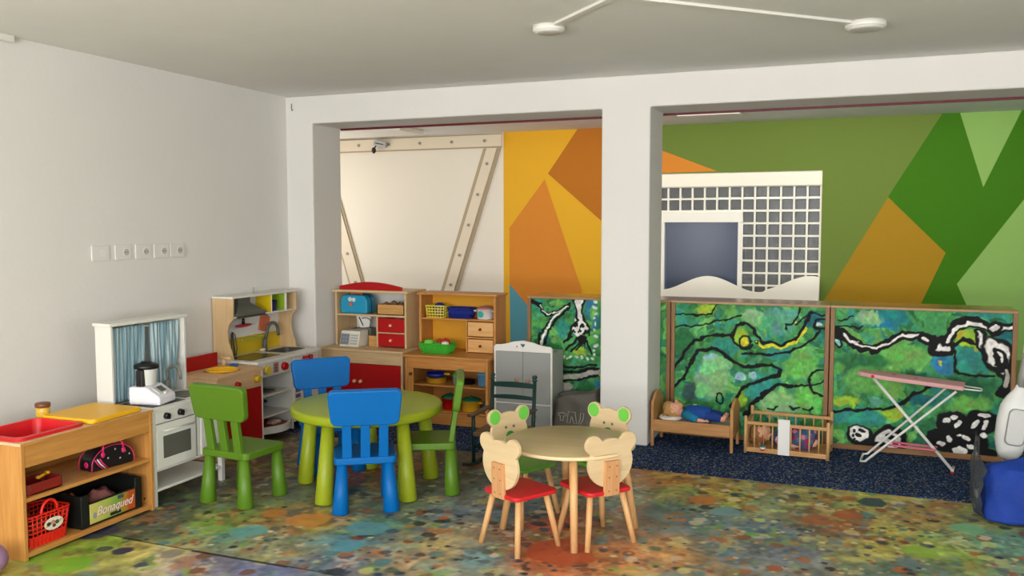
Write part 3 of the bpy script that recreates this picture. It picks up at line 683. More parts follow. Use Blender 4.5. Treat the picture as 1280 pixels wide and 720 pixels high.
BR = mat('bright_red_plastic', (226, 40, 26), .35)
t = basket('shopping_basket', 'red lattice toy shopping basket on the bottom board', BR, .25, .19, .15, frm(.155, .115, .037), PI/2, .86, 34, rows=(0, .3, .45, .6, .75, .9, 1))
for q, z0, z1 in (('lower_band', .006, .05),): 
    k0, k1 = .86+.14*z0/.15, .86+.14*z1/.15; P0 = rr(-.125*k0-.001, .125*k0+.001, -.095*k0-.001, .095*k0+.001, .028, 4); P1 = rr(-.125*k1-.001, .125*k1+.001, -.095*k1-.001, .095*k1+.001, .029, 4); n = len(P0)
    MB().add([(x, y, z0) for x, y in P0]+[(x, y, z1) for x, y in P1], [(j, (j+1) % n, n+(j+1) % n, n+j) for j in range(n)], True).build(q, BR, t)
for s in (-1, 1): MB().tube([(-.045, s*.092, .145)]+[(.045*math.cos(math.radians(a)), s*.094, .148+.058*math.sin(math.radians(a))) for a in range(170, 5, -15)]+[(.045, s*.092, .145)], .007, 8).build('handle', BR, t)
st = MB().prism([(.052*math.cos(a/20*2*PI)+.02, .03*math.sin(a/20*2*PI)+.088) for a in range(20)], -.0965, -.0945, 'y').build('sticker', mat('white_sticker', (226, 220, 206), .4), t)
for x, z, r, c in ((-.008, .09, .012, (60, 50, 46)), (.015, .094, .013, (190, 150, 110)), (.038, .09, .012, (70, 84, 60)), (.052, .094, .008, (220, 180, 60)), (-.02, .082, .006, (230, 190, 60)), (.02, .077, .01, (120, 40, 30))):
    MB().ball((x, -.097, z), r, .0012, r*.8).build('printed_figure', mat('print_%d_%d_%d' % c, c, .5), st)
for i, c in enumerate(((150, 120, 60), (190, 70, 40), (120, 90, 60))):
    b = MB().ball((-.06+i*.055, .02-.03*(i % 2), .045+.008*i), .036, .04, .03); tag(b.build('toy_food', mat('food_%d' % i, c, .6, noise=.3, nscale=30), None, frm(.155, .115, .042), (0, 0, PI/2)), ('olive', 'red', 'brown')[i]+' toy food lump inside the red shopping basket', 'toy food')
# black crate with a printed front
cx, cz = .525, .037
t = thing('fruit_crate', 'black plastic fruit crate with a printed label on the bottom board', 'crate', frm(cx, .02, cz), PI/2)
CB = mat('crate_black', (22, 24, 22), .45); L = .39; HHc = .165
b = MB().box(-L/2, L/2, 0, .30, 0, .008); b.box(-L/2, -L/2+.01, 0, .30, 0, HHc); b.box(L/2-.01, L/2, 0, .30, 0, HHc); b.box(-L/2, L/2, .29, .30, 0, HHc); b.box(-L/2, L/2, 0, .01, 0, .118)
b.box(-L/2, -L/2+.045, -.003, .012, 0, HHc).box(L/2-.045, L/2, -.003, .012, 0, HHc); b.build('crate_shell', CB, t, bevel=.004)
LM = mat('label_print', (198, 190, 90), .45); nt = LM.node_tree; tcn = nt.nodes['Texture Coordinate']; sx_ = nt.nodes.new('ShaderNodeSeparateXYZ'); nt.links.new(tcn.outputs['Generated'], sx_.inputs[0])
nz = nt.nodes.new('ShaderNodeTexNoise'); nz.inputs['Scale'].default_value = 5; nt.links.new(tcn.outputs['Generated'], nz.inputs['Vector']); ad = nt.nodes.new('ShaderNodeMath'); ad.operation = 'MULTIPLY_ADD'; ad.inputs[1].default_value = .3; nt.links.new(nz.outputs['Fac'], ad.inputs[0]); nt.links.new(sx_.outputs[0], ad.inputs[2])
rp = nt.nodes.new('ShaderNodeValToRGB'); e = rp.color_ramp.elements; e[0].position = .2; e[0].color = rgb((206, 196, 104)); e[1].position = 1.15; e[1].color = rgb((190, 84, 30))
for p_, c_ in ((.5, (176, 186, 84)), (.78, (120, 160, 66)), (.98, (196, 110, 40))): e.new(p_).color = rgb(c_)
nt.links.new(ad.outputs[0], rp.inputs[0]); nt.links.new(rp.outputs[0], nt.nodes['Principled BSDF'].inputs['Base Color'])
lb = box('printed_label', LM, t, -L/2+.05, L/2-.048, -.004, -.001, .012, .112)
text('label_lettering', 'Bonaqued', .062, mat('white_ink', (238, 226, 214), .5), lb, (.01, -.0046, .062), (PI/2, 0, 0), .0004, .35, sx=.92)
text('label_lettering', 'Bonaqued', .062, mat('pink_ink', (196, 84, 96), .5), lb, (.013, -.0042, .059), (PI/2, 0, 0), .0003, .35, sx=.92)
MB().ball((-.115, -.0035, .05), .014, .001, .018).build('label_emblem', mat('grey_ink', (150, 156, 150), .5), lb)
box('label_patch', mat('dark_ink', (40, 26, 28), .5), lb, -.02, .05, -.0046, -.0036, .018, .034)
box('label_patch', mat('slate_ink', (70, 84, 92), .5), lb, .03, .07, -.0046, -.0036, .09, .108)
def cloth_heap(name, label, c, L, Dp, Hh, loc, rz, seed, m=None):
    rs = random.Random(seed); b = MB(); nu, nv = 26, 18; vs = []
    ph = [rs.random()*6.28 for _ in range(8)]
    for j in range(nv):
        for i in range(nu):
            u, v = i/(nu-1)*2-1, j/(nv-1)*2-1; e = max(0, 1-abs(u)**3)*max(0, 1-abs(v)**3)
            f = .72+.16*math.sin(3*u+ph[0]+2*v)+.10*math.sin(5*v+ph[1]+3*u)+.05*math.sin(9*u-6*v+ph[2])+.03*math.sin(15*v+11*u+ph[3])
            vs.append((u*L/2*(.93+.07*math.sin(6*v+ph[4])), v*Dp/2*(.93+.07*math.sin(6*u+ph[5])), Hh*max(0, e**.5*f)))
    n = len(vs); vs += [(x, y, 0) for x, y, z in vs]
    fs = [(j*nu+i, j*nu+i+1, (j+1)*nu+i+1, (j+1)*nu+i) for j in range(nv-1) for i in range(nu-1)]
    fs += [tuple(q+n for q in reversed(f)) for f in fs]
    ed = [i for i in range(nu)]+[j*nu+nu-1 for j in range(1, nv)]+[(nv-1)*nu+i for i in range(nu-2, -1, -1)]+[j*nu for j in range(nv-2, 0, -1)]
    fs += [(ed[k], ed[(k+1) % len(ed)], ed[(k+1) % len(ed)]+n, ed[k]+n) for k in range(len(ed))]
    b.add(vs, fs, True); o = b.build(name, m or mat(name+'_cloth_%d' % seed, c, .8, noise=.35, nscale=14, bump=.3), None, loc, (0, 0, rz))
    return tag(o, label, 'cloth')
cloth_heap('crumpled_cloth', 'crumpled mauve play cloth heaped in the black fruit crate', (150, 92, 88), .25, .22, .14, frm(cx+.05, .165, cz+.0085), PI/2, 5)
cloth_heap('crumpled_cloth', 'rusty brown play cloth bunched at the near end of the fruit crate', (150, 84, 46), .11, .22, .15, frm(cx-.13, .165, cz+.0085), PI/2, 9)
# lilac drum at the near corner
t = thing('toy_drum', 'lilac toy drum with pink middle lying in front of the play shelf', 'drum', (-3.505, 2.635, .0665), 0)
M = Vector((.37, -.91, 0)).to_track_quat('Z', 'Y').to_matrix().to_4x4()
MB().lathe([(.058, -.045), (.065, -.04), (.066, 0), (.065, .03), (.060, .035), (.052, .035), (.052, .028)], 30, M=M).build('drum_shell', mat('lilac_plastic', (172, 134, 176), .4), t)
MB().lathe([(.052, .02), (.052, .0285)], 30, M=M).build('drum_head', mat('plum_plastic', (66, 34, 66), .4), t)
fl_ = MB()
for k in range(6): fl_.ball((.018*math.cos(k*PI/3), .018*math.sin(k*PI/3), .030), .015, .015, .004, 12, M)
fl_.build('pink_flower', PK, t)

# -- white play kitchen with curtains
KX, KY = -3.515, 3.612
t = thing('play_kitchen', 'white play kitchen with blue striped curtains and oven', 'toy kitchen', (KX, KY, 0), PI/2)
W, D, Hc = .57, .385, .535
KW = mat('kitchen_white', (224, 222, 214), .4)
b = MB()
for x in (0, W-.028):
    for y in (0, D-.03): b = MB().box(x, x+.028, y, y+.03, 0, .515); b.build('leg', KW, t, bevel=.002)
cutout(0, W, -.006, D, .515, Hc, [(.345, .515, .08, .25)], MB()).build('counter_top', KW, t, bevel=.002)
b = MB(); b.lathe([(.0, -.06), (.06, -.06), (.078, -.045), (.08, .002), (.092, .003), (.092, .0)], 32, (.43, .165, Hc)); b.build('sink', mat('sink_grey', (92, 92, 88), .35), t)
fa = MB().cyl((.43, .29, Hc), (.43, .29, Hc+.075), .019, .016); fa.tube([(.43, .29, Hc+.06)]+[(.43, .29-.05+.05*math.cos(math.radians(a)), Hc+.11+.05*math.sin(math.radians(a))) for a in range(0, 181, 15)]+[(.43, .19, Hc+.085)], .0095, 10); fa.build('faucet', mat('faucet_grey', (128, 128, 120), .35), t)
box('hob', mat('black_glass', (38, 38, 40), .15), t, .05, .30, .04, .27, Hc, Hc+.003)
box('control_panel', KW, t, .028, W-.028, -.004, .014, .452, .515)
for x in (.10, .205):
    k = MB().cyl((x, -.004, .486), (x, -.026, .486), .019, .016); k.box(x-.003, x+.003, -.034, -.024, .470, .502); k.build('knob', BLACK, t)
MB().cyl((.36, -.004, .486), (.36, -.018, .486), .014).build('white_knob', WHITEP, t)
box('oven_back', KW, t, .028, W-.028, D-.05, D-.04, .2, .452); box('oven_floor', KW, t, .028, W-.028, .004, D-.04, .188, .2)
box('divider', KW, t, .352, .366, .004, D-.05, .2, .452)
od = box('oven_door', KW, t, .03, .326, -.006, .014, .203, .447)
box('oven_window', mat('smoked_glass', (96, 94, 88), .15), od, .072, .284, -.0075, -.0055, .255, .378)
MB().tube([(.075, -.007, .41), (.075, -.024, .41), (.285, -.024, .41), (.285, -.007, .41)], .005, 8).build('door_handle', KW, od)
box('cabinet_door', KW, t, .37, W-.03, -.006, .012, .203, .447)
box('shelf', KW, t, .0, W, .004, D-.01, .078, .093)
box('frame_post', KW, t, 0, .016, .27, D, Hc, .972); box('frame_post', KW, t, W-.016, W, .27, D, Hc, .972)
box('frame_top', KW, t, -.012, W+.012, .262, D+.004, .972, .99)
box('back_board', mat('white_backing', (214, 214, 208), .6), t, .016, W-.016, D-.012, D-.004, Hc, .972)
box('window_mullion', mat('mullion_grey', (150, 152, 150), .5), t, W*.47, W*.53, D-.02, D-.012, Hc, .972)
MB().cyl((.016, .315, .945), (W-.016, .315, .945), .006).build('curtain_rod', KW, t)
CUR = mat('striped_curtain', (120, 170, 184), .9); nt = CUR.node_tree; wv_n = nt.nodes.new('ShaderNodeTexWave'); wv_n.inputs['Scale'].default_value = 11; wv_n.bands_direction = 'X'; wv_n.inputs['Distortion'].default_value = 0
cr = nt.nodes.new('ShaderNodeValToRGB'); cr.color_ramp.elements[0].position = .45; cr.color_ramp.elements[0].color = rgb((126, 156, 166)); cr.color_ramp.elements[1].position = .62; cr.color_ramp.elements[1].color = rgb((174, 194, 196))
nt.links.new(nt.nodes['Texture Coordinate'].outputs['Object'], wv_n.inputs['Vector']); nt.links.new(wv_n.outputs['Fac'], cr.inputs[0]); nt.links.new(cr.outputs[0], nt.nodes['Principled BSDF'].inputs['Base Color'])
def curtain(x0, x1, xe0, xe1):
    vs = []; nu, nv = 60, 14
    for j in range(nv):
        q = j/(nv-1); z = .958-(.958-Hc-.01)*q; a = x0+(xe0-x0)*q**1.3; c = x1+(xe1-x1)*q**1.3
        for i in range(nu):
            u = i/(nu-1); vs.append((a+(c-a)*u, .30+.010*math.sin(u*9*2*PI)*(.7+.4*q)+.004*math.sin(u*23+q*5), z))
    o = MB().add(vs, [(j*nu+i, j*nu+i+1, (j+1)*nu+i+1, (j+1)*nu+i) for j in range(nv-1) for i in range(nu-1)], True).build('curtain', CUR, t)
    s = o.modifiers.new('cloth', 'SOLIDIFY'); s.thickness = .002
curtain(.022, .27, .022, .25); curtain(.315, W-.03, .33, W-.07)
# toy food processor
t = thing('food_processor', 'white toy food processor with black lid on the play kitchen hob', 'toy mixer', (KX-.13, KY+.155, Hc+.0035), PI/2+.22)
b = MB().prism([(-.10, 0), (.085, 0), (.085, .05), (.035, .088), (-.10, .088)], -.075, .075, 'x', Matrix.Rotation(-PI/2, 4, 'Z') @ Matrix.Rotation(-PI/2, 4, 'Z') @ Matrix.Identity(4))
b = MB().prism([(-.085, 0), (.10, 0), (.10, .10), (.0, .10), (-.085, .045)], -.085, .085, 'x'); b.build('mixer_base', mat('lilac_white_plastic', (232, 230, 236), .3), t, bevel=.012, seg=3)
Ms = Matrix.Translation((.0, -.045, .078)) @ Matrix.Rotation(math.radians(33), 4, 'X')
MB().box(-.05, .05, -.03, .03, -.006, -.001, Ms).build('control_face', mat('pale_grey_plastic', (206, 206, 204), .35), t, bevel=.003); MB().box(-.018, .03, -.016, .024, -.001, .002, Ms).build('screen', mat('lcd_grey', (60, 66, 58), .2), t)
MB().cyl((-.004, -.068, .062), (-.004, -.075, .054), .009).build('selector', WHITEP, t)
MB().lathe([(.048, .10), (.052, .105), (.058, .19), (.058, .196)], 28, (0, .04, 0)).build('jug', mat('jug_white', (214, 214, 206), .3), t)
MB().box(-.075, -.035, .02, .06, .098, .192).build('jug_handle', BLACK, t, bevel=.006)
MB().lathe([(.064, .192), (.067, .2), (.067, .212), (.05, .22), (.03, .224), (.028, .23), (.0, .23)], 28, (0, .04, 0)).build('jug_lid', BLACK, t)

# -- beech and red play washstand
PX, PY = -3.80, 4.47
t = thing('play_sink', 'pale beech and red toy washstand with yellow bowl', 'toy sink', (PX, PY, 0), PI/2)
W, D, Hp = .455, .35, .55
PB = wood('pinkish_beech', (222, 186, 144), (206, 164, 120), 0); PBV = wood('pinkish_beech_upright', (222, 186, 144), (206, 164, 120), 2)
b = MB(); hole = [(.245+.095*math.cos(a/24*2*PI), .165+.095*math.sin(a/24*2*PI)) for a in range(24)]
cutout(0, W, 0, D, Hp-.02, Hp, [(.15, .34, .07, .26)], MB()).build('top_board', PB, t, bevel=.003)
box('side_panel', PBV, t, 0, .018, .004, D, 0, Hp-.02); box('side_panel', mat('white_edge', (222, 216, 204), .5), t, W-.012, W, -.002, D, 0, Hp-.02)
box('front_rail', PB, t, .018, W-.012, .002, .018, .425, Hp-.02); box('back_panel', PB, t, .018, W-.012, D-.012, D, 0, Hp-.02)
d = box('door', RED, t, .02, W-.014, .0, .016, .05, .42); box('plinth', PB, t, .018, W-.012, .01, .02, 0, .048)
MB().cyl((.19, .002, .475), (.19, -.022, .475), .02, .016).build('red_knob', RED, t); MB().cyl((.385, .002, .482), (.385, -.03, .482), .024, .02).build('yellow_knob', mat('dull_yellow', (214, 170, 30), .4), t)
box('backsplash', RED, t, .0, .40, D-.018, D, Hp, Hp+.095)
MB().lathe([(0, -.035), (.06, -.034), (.08, -.02), (.092, .004), (.1, .012), (.106, .012), (.107, .003), (.1, .001), (.083, -.021), (.062, -.037), (0, -.038)], 32, (.245, .165, Hp)).build('wash_bowl', mat('yellow_bowl', (246, 186, 22), .35), t)
b = MB().cyl((.40, .28, Hp), (.40, .28, Hp+.05), .014, .012); b.cyl((.40, .30, Hp+.055), (.40, .22, Hp+.055), .011); b.build('wooden_tap', KNOBW, t)
tag(MB().lathe([(.026, 0), (.03, .004), (.03, .016), (.027, .016), (.024, .006), (0, .006)], 20).build('blue_dish', mat('dish_blue', (50, 96, 156), .4), None, (PX-.20, PY+.405, Hp+.001)), 'small blue dish on the washstand beside the yellow bowl', 'dish')

# -- birch and white play kitchen with cooker hood
GX, GY = -3.875, 4.965
t = thing('play_kitchen', 'birch sided play kitchen with grey cooker hood and red drawer', 'toy kitchen', (GX, GY, 0), PI/2)
W, D, Hk = .755, .375, .575
cutout(-.006, W+.004, -.012, D, Hk-.02, Hk, [(.45, .70, .10, .27)], MB()).build('counter_top', mat('counter_white', (222, 220, 212), .4), t, bevel=.003)
b = MB(); oo, ii = rr(.44, .71, .09, .28, .03), rr(.465, .685, .115, .255, .03); n = len(oo)
b.add([(x, y, Hk+.003) for x, y in oo]+[(x, y, Hk+.003) for x, y in rr(.452, .698, .102, .268, .03)]+[(x, y, Hk-.06) for x, y in ii]+[(x, y, Hk+.0005) for x, y in oo], [(k*n+j, k*n+(j+1) % n, (k+1)*n+(j+1) % n, (k+1)*n+j) for k in (0, 1) for j in range(n)]+[(j, (j+1) % n, 3*n+(j+1) % n, 3*n+j) for j in range(n)]+[tuple(range(2*n, 3*n))]); b.build('sink', mat('sink_dark', (78, 80, 76), .35), t)
fa = MB().cyl((.50, .315, Hk), (.50, .315, Hk+.09), .02, .017); fa.tube([(.50, .315, Hk+.07)]+[(.565-.065*math.cos(math.radians(a)), .29, Hk+.14+.065*math.sin(math.radians(a))) for a in range(0, 181, 15)]+[(.63, .285, Hk+.10)], .013, 10); fa.build('faucet', mat('tap_grey', (96, 98, 92), .4), t)
MB().ball((.455, .3, Hk+.012), .03, .018, .012).build('soap_block', mat('soap_cream', (230, 214, 180), .6), t)
box('hob', mat('hob_brown', (70, 62, 46), .2), t, .04, .36, .07, .30, Hk, Hk+.003)
for x in (0, W-.018): box('side_panel', BIRCHV, t, x, x+.018, .0, D, 0, Hk-.02)
GWH = mat('kitchen_pale_white', (208, 206, 198), .45)
box('back_panel', GWH, t, .018, W-.018, D-.012, D, .02, Hk-.02)
box('divider', GWH, t, .395, .41, .0, D-.012, .02, Hk-.02)
cp = MB().prism([(.018, .455), (.395, .455), (.395, Hk-.02), (.018, Hk-.02)], -.004, .014, 'y').build('control_panel', GWH, t, bevel=.004)
MB().cyl((.095, -.004, .505), (.095, -.03, .505), .033, .028).build('yellow_knob', mat('pale_yellow', (228, 196, 70), .4), t); MB().cyl((.295, -.004, .505), (.295, -.03, .505), .03, .026).build('red_knob', RED, t)
dp = box('display', mat('display_grey', (140, 130, 128), .3), t, .175, .235, -.006, -.003, .47, .545)
for i in range(3): box('printed_digit', RED, dp, .19, .22, -.0068, -.0055, .48+i*.02, .49+i*.02)
for z in (.325, .175): box('shelf', GWH, t, .018, .395, .0, D-.012, z-.012, z)
box('right_door', GWH, t, .412, W-.02, -.006, .012, .335, Hk-.022); box('lower_door', GWH, t, .412, W-.02, -.006, .012, .07, .33)
for x in (.54, .61): MB().cyl((x, -.006, .53), (x, -.03, .53), .017, .014).cyl((x, -.022, .505), (x, -.022, .545), .014, .017).build('red_tap_knob', RED, t)
MB().cyl((.43, -.006, .40), (.43, -.014, .40), .008).build('door_screw', DGREY, t)
for i, c in enumerate(((96, 96, 130), (96, 90, 120), (150, 160, 60), (200, 60, 40))): box('sticker', mat('sticker_%d' % i, c, .4), t, .43, .49, -.0075, -.0055, .285-i*.042, .315-i*.042)
bow = [(.03, 0)]+[(.03+.34*i/10, -.07*math.sin(PI*i/10)) for i in range(1, 10)]+[(.37, 0)]
MB().prism([(x, y-.004) for x, y in bow]+[(x, y+.012) for x, y in reversed(bow)], .055, .105, 'z').build('drawer_front', GWH, t, bevel=.002)
box('drawer_post', GWH, t, .022, .045, -.01, .012, .055, .16)
MB().prism([(x, y+.012) for x, y in bow]+[(.37, .33), (.03, .33)], .06, .085, 'z').build('red_drawer', mat('drawer_red', (150, 16, 24), .5), t)
# upper shelf part: scooped birch sides
zt = 1.022
for x in (0, W-.016):
    pr = [(D, Hk), (.205, Hk), (.215, Hk+.05), (.245, Hk+.12), (.25, Hk+.20), (.235, Hk+.25), (.20, Hk+.285), (.195, zt-.014), (D, zt-.014)]
    MB().prism(pr, x, x+.016, 'x').build('upper_side', BIRCHV, t, bevel=.002)
box('upper_top', WHITE, t, -.006, W+.004, .19, D+.002, zt-.014, zt); box('upper_shelf', WHITE, t, .016, W-.016, .20, D-.006, .868, .878)
box('upper_back', mat('splash_white', (222, 220, 214), .5), t, .016, W-.016, D-.012, D-.004, Hk, zt-.014)
box('cell_divider', WHITE, t, .44, .448, .20, D-.012, .878, zt-.014); box('cell_divider', WHITE, t, .62, .628, .20, D-.012, .878, zt-.014)
box('yellow_panel', mat('cell_yellow', (216, 186, 20), .5), t, .437, .4405, .202, D-.03, .879, zt-.015); box('green_panel', mat('cell_green', (150, 186, 40), .5), t, .617, .6205, .215, D-.05, .879, zt-.015)
hd = MB(); r0 = [(.04, .20), (.37, .20), (.37, .355), (.04, .355)]; r1 = [(.13, .25), (.26, .25), (.26, .35), (.13, .35)]
hd.add([(x, y, .862) for x, y in r0]+[(x, y, .895) for x, y in r0]+[(x, y, .962) for x, y in r1]+[(x, y, zt-.015) for x, y in r1], [(k*4+j, k*4+(j+1) % 4, (k+1)*4+(j+1) % 4, (k+1)*4+j) for k in range(3) for j in range(4)]+[(3, 2, 1, 0)]); hd.build('cooker_hood', mat('hood_grey', (96, 98, 90), .4), t, bevel=.003)
box('splash_strip', mat('mustard_strip', (206, 176, 30), .5), t, .016, W-.016, D-.02, D-.0115, Hk, Hk+.125)
box('utensil_rail', mat('lime_rail', (176, 180, 60), .5), t, .26, .56, D-.05, D-.02, Hk+.10, Hk+.115)
MB().cyl((.335, .28, zt), (.335, .28, zt+.03), .005).ball((.335, .28, zt+.034), .008).build('top_peg', STEEL, t)
for x in (.25, .285): MB().tube([(x, D-.012, .85), (x, D-.03, .85), (x, D-.03, .835)], .003, 6).build('hook', DGREY, t)
def in_k(x, y, z): return (GX-y, GY+x, z)
o = thing('pan_lid', 'red toy pan lid hanging under the cooker hood', 'lid', in_k(.27, D-.05, .80), PI/2)
MB().ball((0, 0, -.012), .095, .02, .012).build('lid_disc', mat('raspberry', (196, 44, 70), .4), o); MB().cyl((0, 0, 0), (0, .0, .045), .012, .009).build('lid_handle', BLACK, o)
o = thing('pot_holder', 'orange felt pot holder hanging from the play kitchen shelf', 'pot holder', in_k(.55, D-.02, .775), PI/2)
Mt = Matrix.Rotation(math.radians(14), 4, 'Y')
MB().prism(rr(-.055, .055, -.06, .06, .012), -.005, .005, 'y', Mt).build('felt_pad', mat('coral_felt', (212, 116, 78), .9, bump=.4), o); MB().tube([(.012, 0, .058), (.018, 0, .085), (.026, 0, .06)], .003, 6, Mt).build('loop', mat('brick_cord', (150, 64, 44), .8), o)
for i, (x, hh, c, lb) in enumerate(((.05, .16, BLACK, 'black toy ladle standing leftmost at the yellow kitchen strip'), (.17, .17, DGREY, 'dark toy whisk standing beside the black ladle'))):
    o = thing('toy_utensil', lb, 'utensil', in_k(x, D-.05, Hk+.0035), PI/2)
    MB().cyl((0, 0, 0), (0, .02, hh), .006, .006).build('utensil_shaft', c, o)
    if i == 0: MB().ball((0, .0, .012), .018, .01, .012).build('utensil_head', c, o)
    else:
        for s in (-1, 1): MB().tube([(s*.012, 0, 0), (s*.03, .004, .05), (s*.02, .014, hh-.02), (0, .02, hh)], .004, 6).build('whisk_loop', c, o)
def pot(name, label, cat, r, h, m, loc, lid=None, knob=None, handles=True, group=None, rz=0, lidm=None):
    o = thing(name, label, cat, loc, rz, group)
    MB().lathe([(0, 0), (r*.86, 0), (r*.93, h*.08), (r, h), (r*1.03, h), (r*1.03, h*1.02), (r*.95, h*1.02), (r*.88, h*.12), (0, h*.1)], 26).build('pot_body', m, o)
    if handles:
        for s in (-1, 1): MB().tube([(s*r*.97, -r*.3, h*.82), (s*r*1.3, -r*.22, h*.85), (s*r*1.3, r*.22, h*.85), (s*r*.97, r*.3, h*.82)], r*.09, 8).build('pot_handle', m, o)
    if lidm:
        MB().lathe([(r*1.04, h*1.025), (r*1.02, h*1.08), (r*.6, h*1.28), (0, h*1.34)], 26).build('pot_lid', lidm, o); MB().ball((0, 0, h*1.38), r*.16, r*.16, h*.1).build('lid_knob', lidm, o)
    return o
NAVY = mat('navy_enamel', (38, 40, 92), .35)
pot('toy_pot', 'navy toy pot in the green backed cell of play kitchen', 'toy pot', .052, .075, NAVY, in_k(.533, .285, .8785), rz=PI/2)
pot('toy_pot', 'black toy pot on the lower open shelf of play kitchen', 'toy pot', .085, .085, BLACK, in_k(.14, .16, .1755), rz=PI/2-.3)
o = thing('baking_tray', 'thin grey baking tray on the upper open shelf of play kitchen', 'tray', in_k(.16, .14, .3255), PI/2)
MB().prism(rr(-.10, .10, -.10, .10, .015), 0, .006, 'z').build('tray_plate', mat('tray_grey', (120, 116, 108), .4, metal=.5), o); MB().tube([(x, y, .009) for x, y in rr(-.1, .1, -.1, .1, .015)], .004, 6, closed=True).build('tray_rim', mat('tray_grey', (120, 116, 108)), o)
cloth_heap('paper_scrap', 'crumpled pale paper lying in the red kitchen drawer', (206, 180, 160), .11, .07, .035, in_k(.27, .07, .0855), PI/2, 21)

# -- power sockets on the left wall
for i, y in enumerate((4.005, 4.182, 4.345, 4.502, 4.645)):
    t = thing('wall_socket', ('blank white socket plate leftmost of the five on left wall', 'second white power socket from the left on left wall', 'middle white power socket of the five on left wall', 'fourth white power socket from the left on left wall', 'last white power socket of the row, nearest the corner')[i], 'socket', (-4.2598, y, 1.356), PI/2, 'row of wall sockets')
    PLT = mat('socket_plate', (226, 224, 217), .4)
    MB().prism(rr(-.066, .066, -.047, .047, .008), -.009, 0, 'y').build('cover_plate', PLT, t, bevel=.003)
    if i:
        MB().prism([(.026*math.cos(a/24*2*PI)+.02, .026*math.sin(a/24*2*PI)) for a in range(24)], -.0105, -.0085, 'y').build('socket_ring', WHITEP, t)
        MB().prism([(.021*math.cos(a/24*2*PI)+.02, .021*math.sin(a/24*2*PI)) for a in range(24)], -.0115, -.0104, 'y').build('socket_well', mat('socket_shade', (188, 186, 180), .5), t)
        for s in (-1, 1): MB().cyl((.02+s*.0095, -.0112, 0), (.02+s*.0095, -.0122, 0), .0035, n=10).build('pin_hole', BLACK, t)
    else: MB().prism(rr(-.005, .035, -.02, .02, .004), -.0105, -.0085, 'y').build('blank_insert', WHITEP, t)

# ------------------------------------------------------------------ the two hutches in the left arch
def drawer(parent, m, x0, x1, y, z0, z1, km, kr=.011):
    d = box('drawer', m, parent, x0, x1, y, y+.02, z0, z1, .003, 2)
    MB().cyl(((x0+x1)/2, y, (z0+z1)/2), ((x0+x1)/2, y-.018, (z0+z1)/2), kr, kr*.85).build('knob', km, d); return d
CX, CY = -4.035, 5.95
t = thing('play_hutch', 'pale birch toy hutch with red doors and red arched crest', 'cupboard', (CX, CY, FC), 0)
W, D, Hc = .755, .46, .54
for x in (0, W-.018): box('side_panel', BIRCHV, t, x, x+.018, .01, D, 0, Hc-.02)
box('counter_top', BIRCH, t, -.015, W+.012, -.012, D, Hc-.02, Hc, .004, 2); box('apron', BIRCH, t, .018, W-.018, .012, .03, .425, Hc-.02)
box('lower_back', BIRCH, t, .018, W-.018, D-.012, D, .0, Hc-.02); box('plinth', BIRCH, t, .018, W-.018, .02, .035, 0, .05)
xm = .355
for x0, x1, kx in ((.02, xm-.002, xm-.028), (xm+.002, W-.02, xm+.028)):
    d = box('door', RED, t, x0, x1, .008, .026, .055, .422, .002); MB().cyl((kx, .008, .285), (kx, -.012, .285), .013, .011).ball((kx, -.012, .285), .013, .006, .013).build('knob', KNOBW, d)
u0, u1, uy = .06, .715, .15; zt = .995
for x in (u0, u1-.018): box('upper_side', BIRCHV, t, x, x+.018, uy, D, Hc, zt-.02)
box('upper_top', BIRCH, t, u0-.018, u1+.018, uy-.014, D+.004, zt-.02, zt, .004, 2); box('upper_shelf', BIRCH, t, u0+.018, u1-.018, uy+.002, D-.01, .785, .8)
box('upper_back', mat('hutch_white_back', (222, 220, 212), .6), t, u0+.018, u1-.018, D-.01, D-.002, Hc, zt-.02)
box('drawer_divider', BIRCHV, t, .44, .454, uy+.004, D-.01, Hc, .785); box('drawer_rail', BIRCH, t, .454, u1-.018, uy+.004, D-.01, .652, .662)
drawer(t, RED, .457, u1-.02, uy, .665, .775, KNOBW); drawer(t, RED, .457, u1-.02, uy, .55, .65, KNOBW)
cr_ = [(u0+.03, zt)]+[(u0+.03+.575*i/16, zt+.028+.037*math.sin(PI*i/16)) for i in range(17)]+[(u0+.605, zt)]
MB().prism(cr_, uy+.02, uy+.038, 'y').build('crest', RED, t, bevel=.003)
def in_c(x, y, z, o=(CX, CY)): return (o[0]+x, o[1]+y, z+FC)
o = thing('toy_case', 'turquoise toy tool case with orange handle on birch hutch', 'case', in_c(.215, .25, .8005), 0)
TQ = mat('turquoise_plastic', (36, 150, 190), .35); OC = mat('orange_plastic', (206, 100, 70), .4)
MB().prism(rr(-.125, .125, 0, .15, .04, 6, [.055, .055, .022, .022]), -.07, .07, 'y').build('case_shell', TQ, o, bevel=.012, seg=3)
MB().prism(rr(-.128, .128, -.0, .153, .05, 6, [.056, .056, .023, .023]), -.006, .006, 'y').build('case_seam', mat('dark_teal', (14, 60, 84), .4), o)
MB().tube([(-.05, -.02, .145), (-.045, -.02, .163), (.045, -.02, .163), (.05, -.02, .145)], .010, 10).build('case_handle', OC, o)
MB().cyl((-.02, -.07, .075), (-.02, -.079, .075), .016).build('case_latch', OC, o); b = MB().cyl((-.03, -.07, .115), (-.03, -.075, .115), .018); b.cyl((.005, -.07, .112), (.005, -.075, .112), .017); b.build('case_badge', mat('badge_white', (206, 214, 216), .4), o)
o = thing('wooden_crate', 'plain wooden tray of brown bits on the birch hutch shelf', 'crate', in_c(.562, .25, .8005), 0)
LW = wood('light_crate_wood', (206, 158, 96), (188, 136, 74), 0)
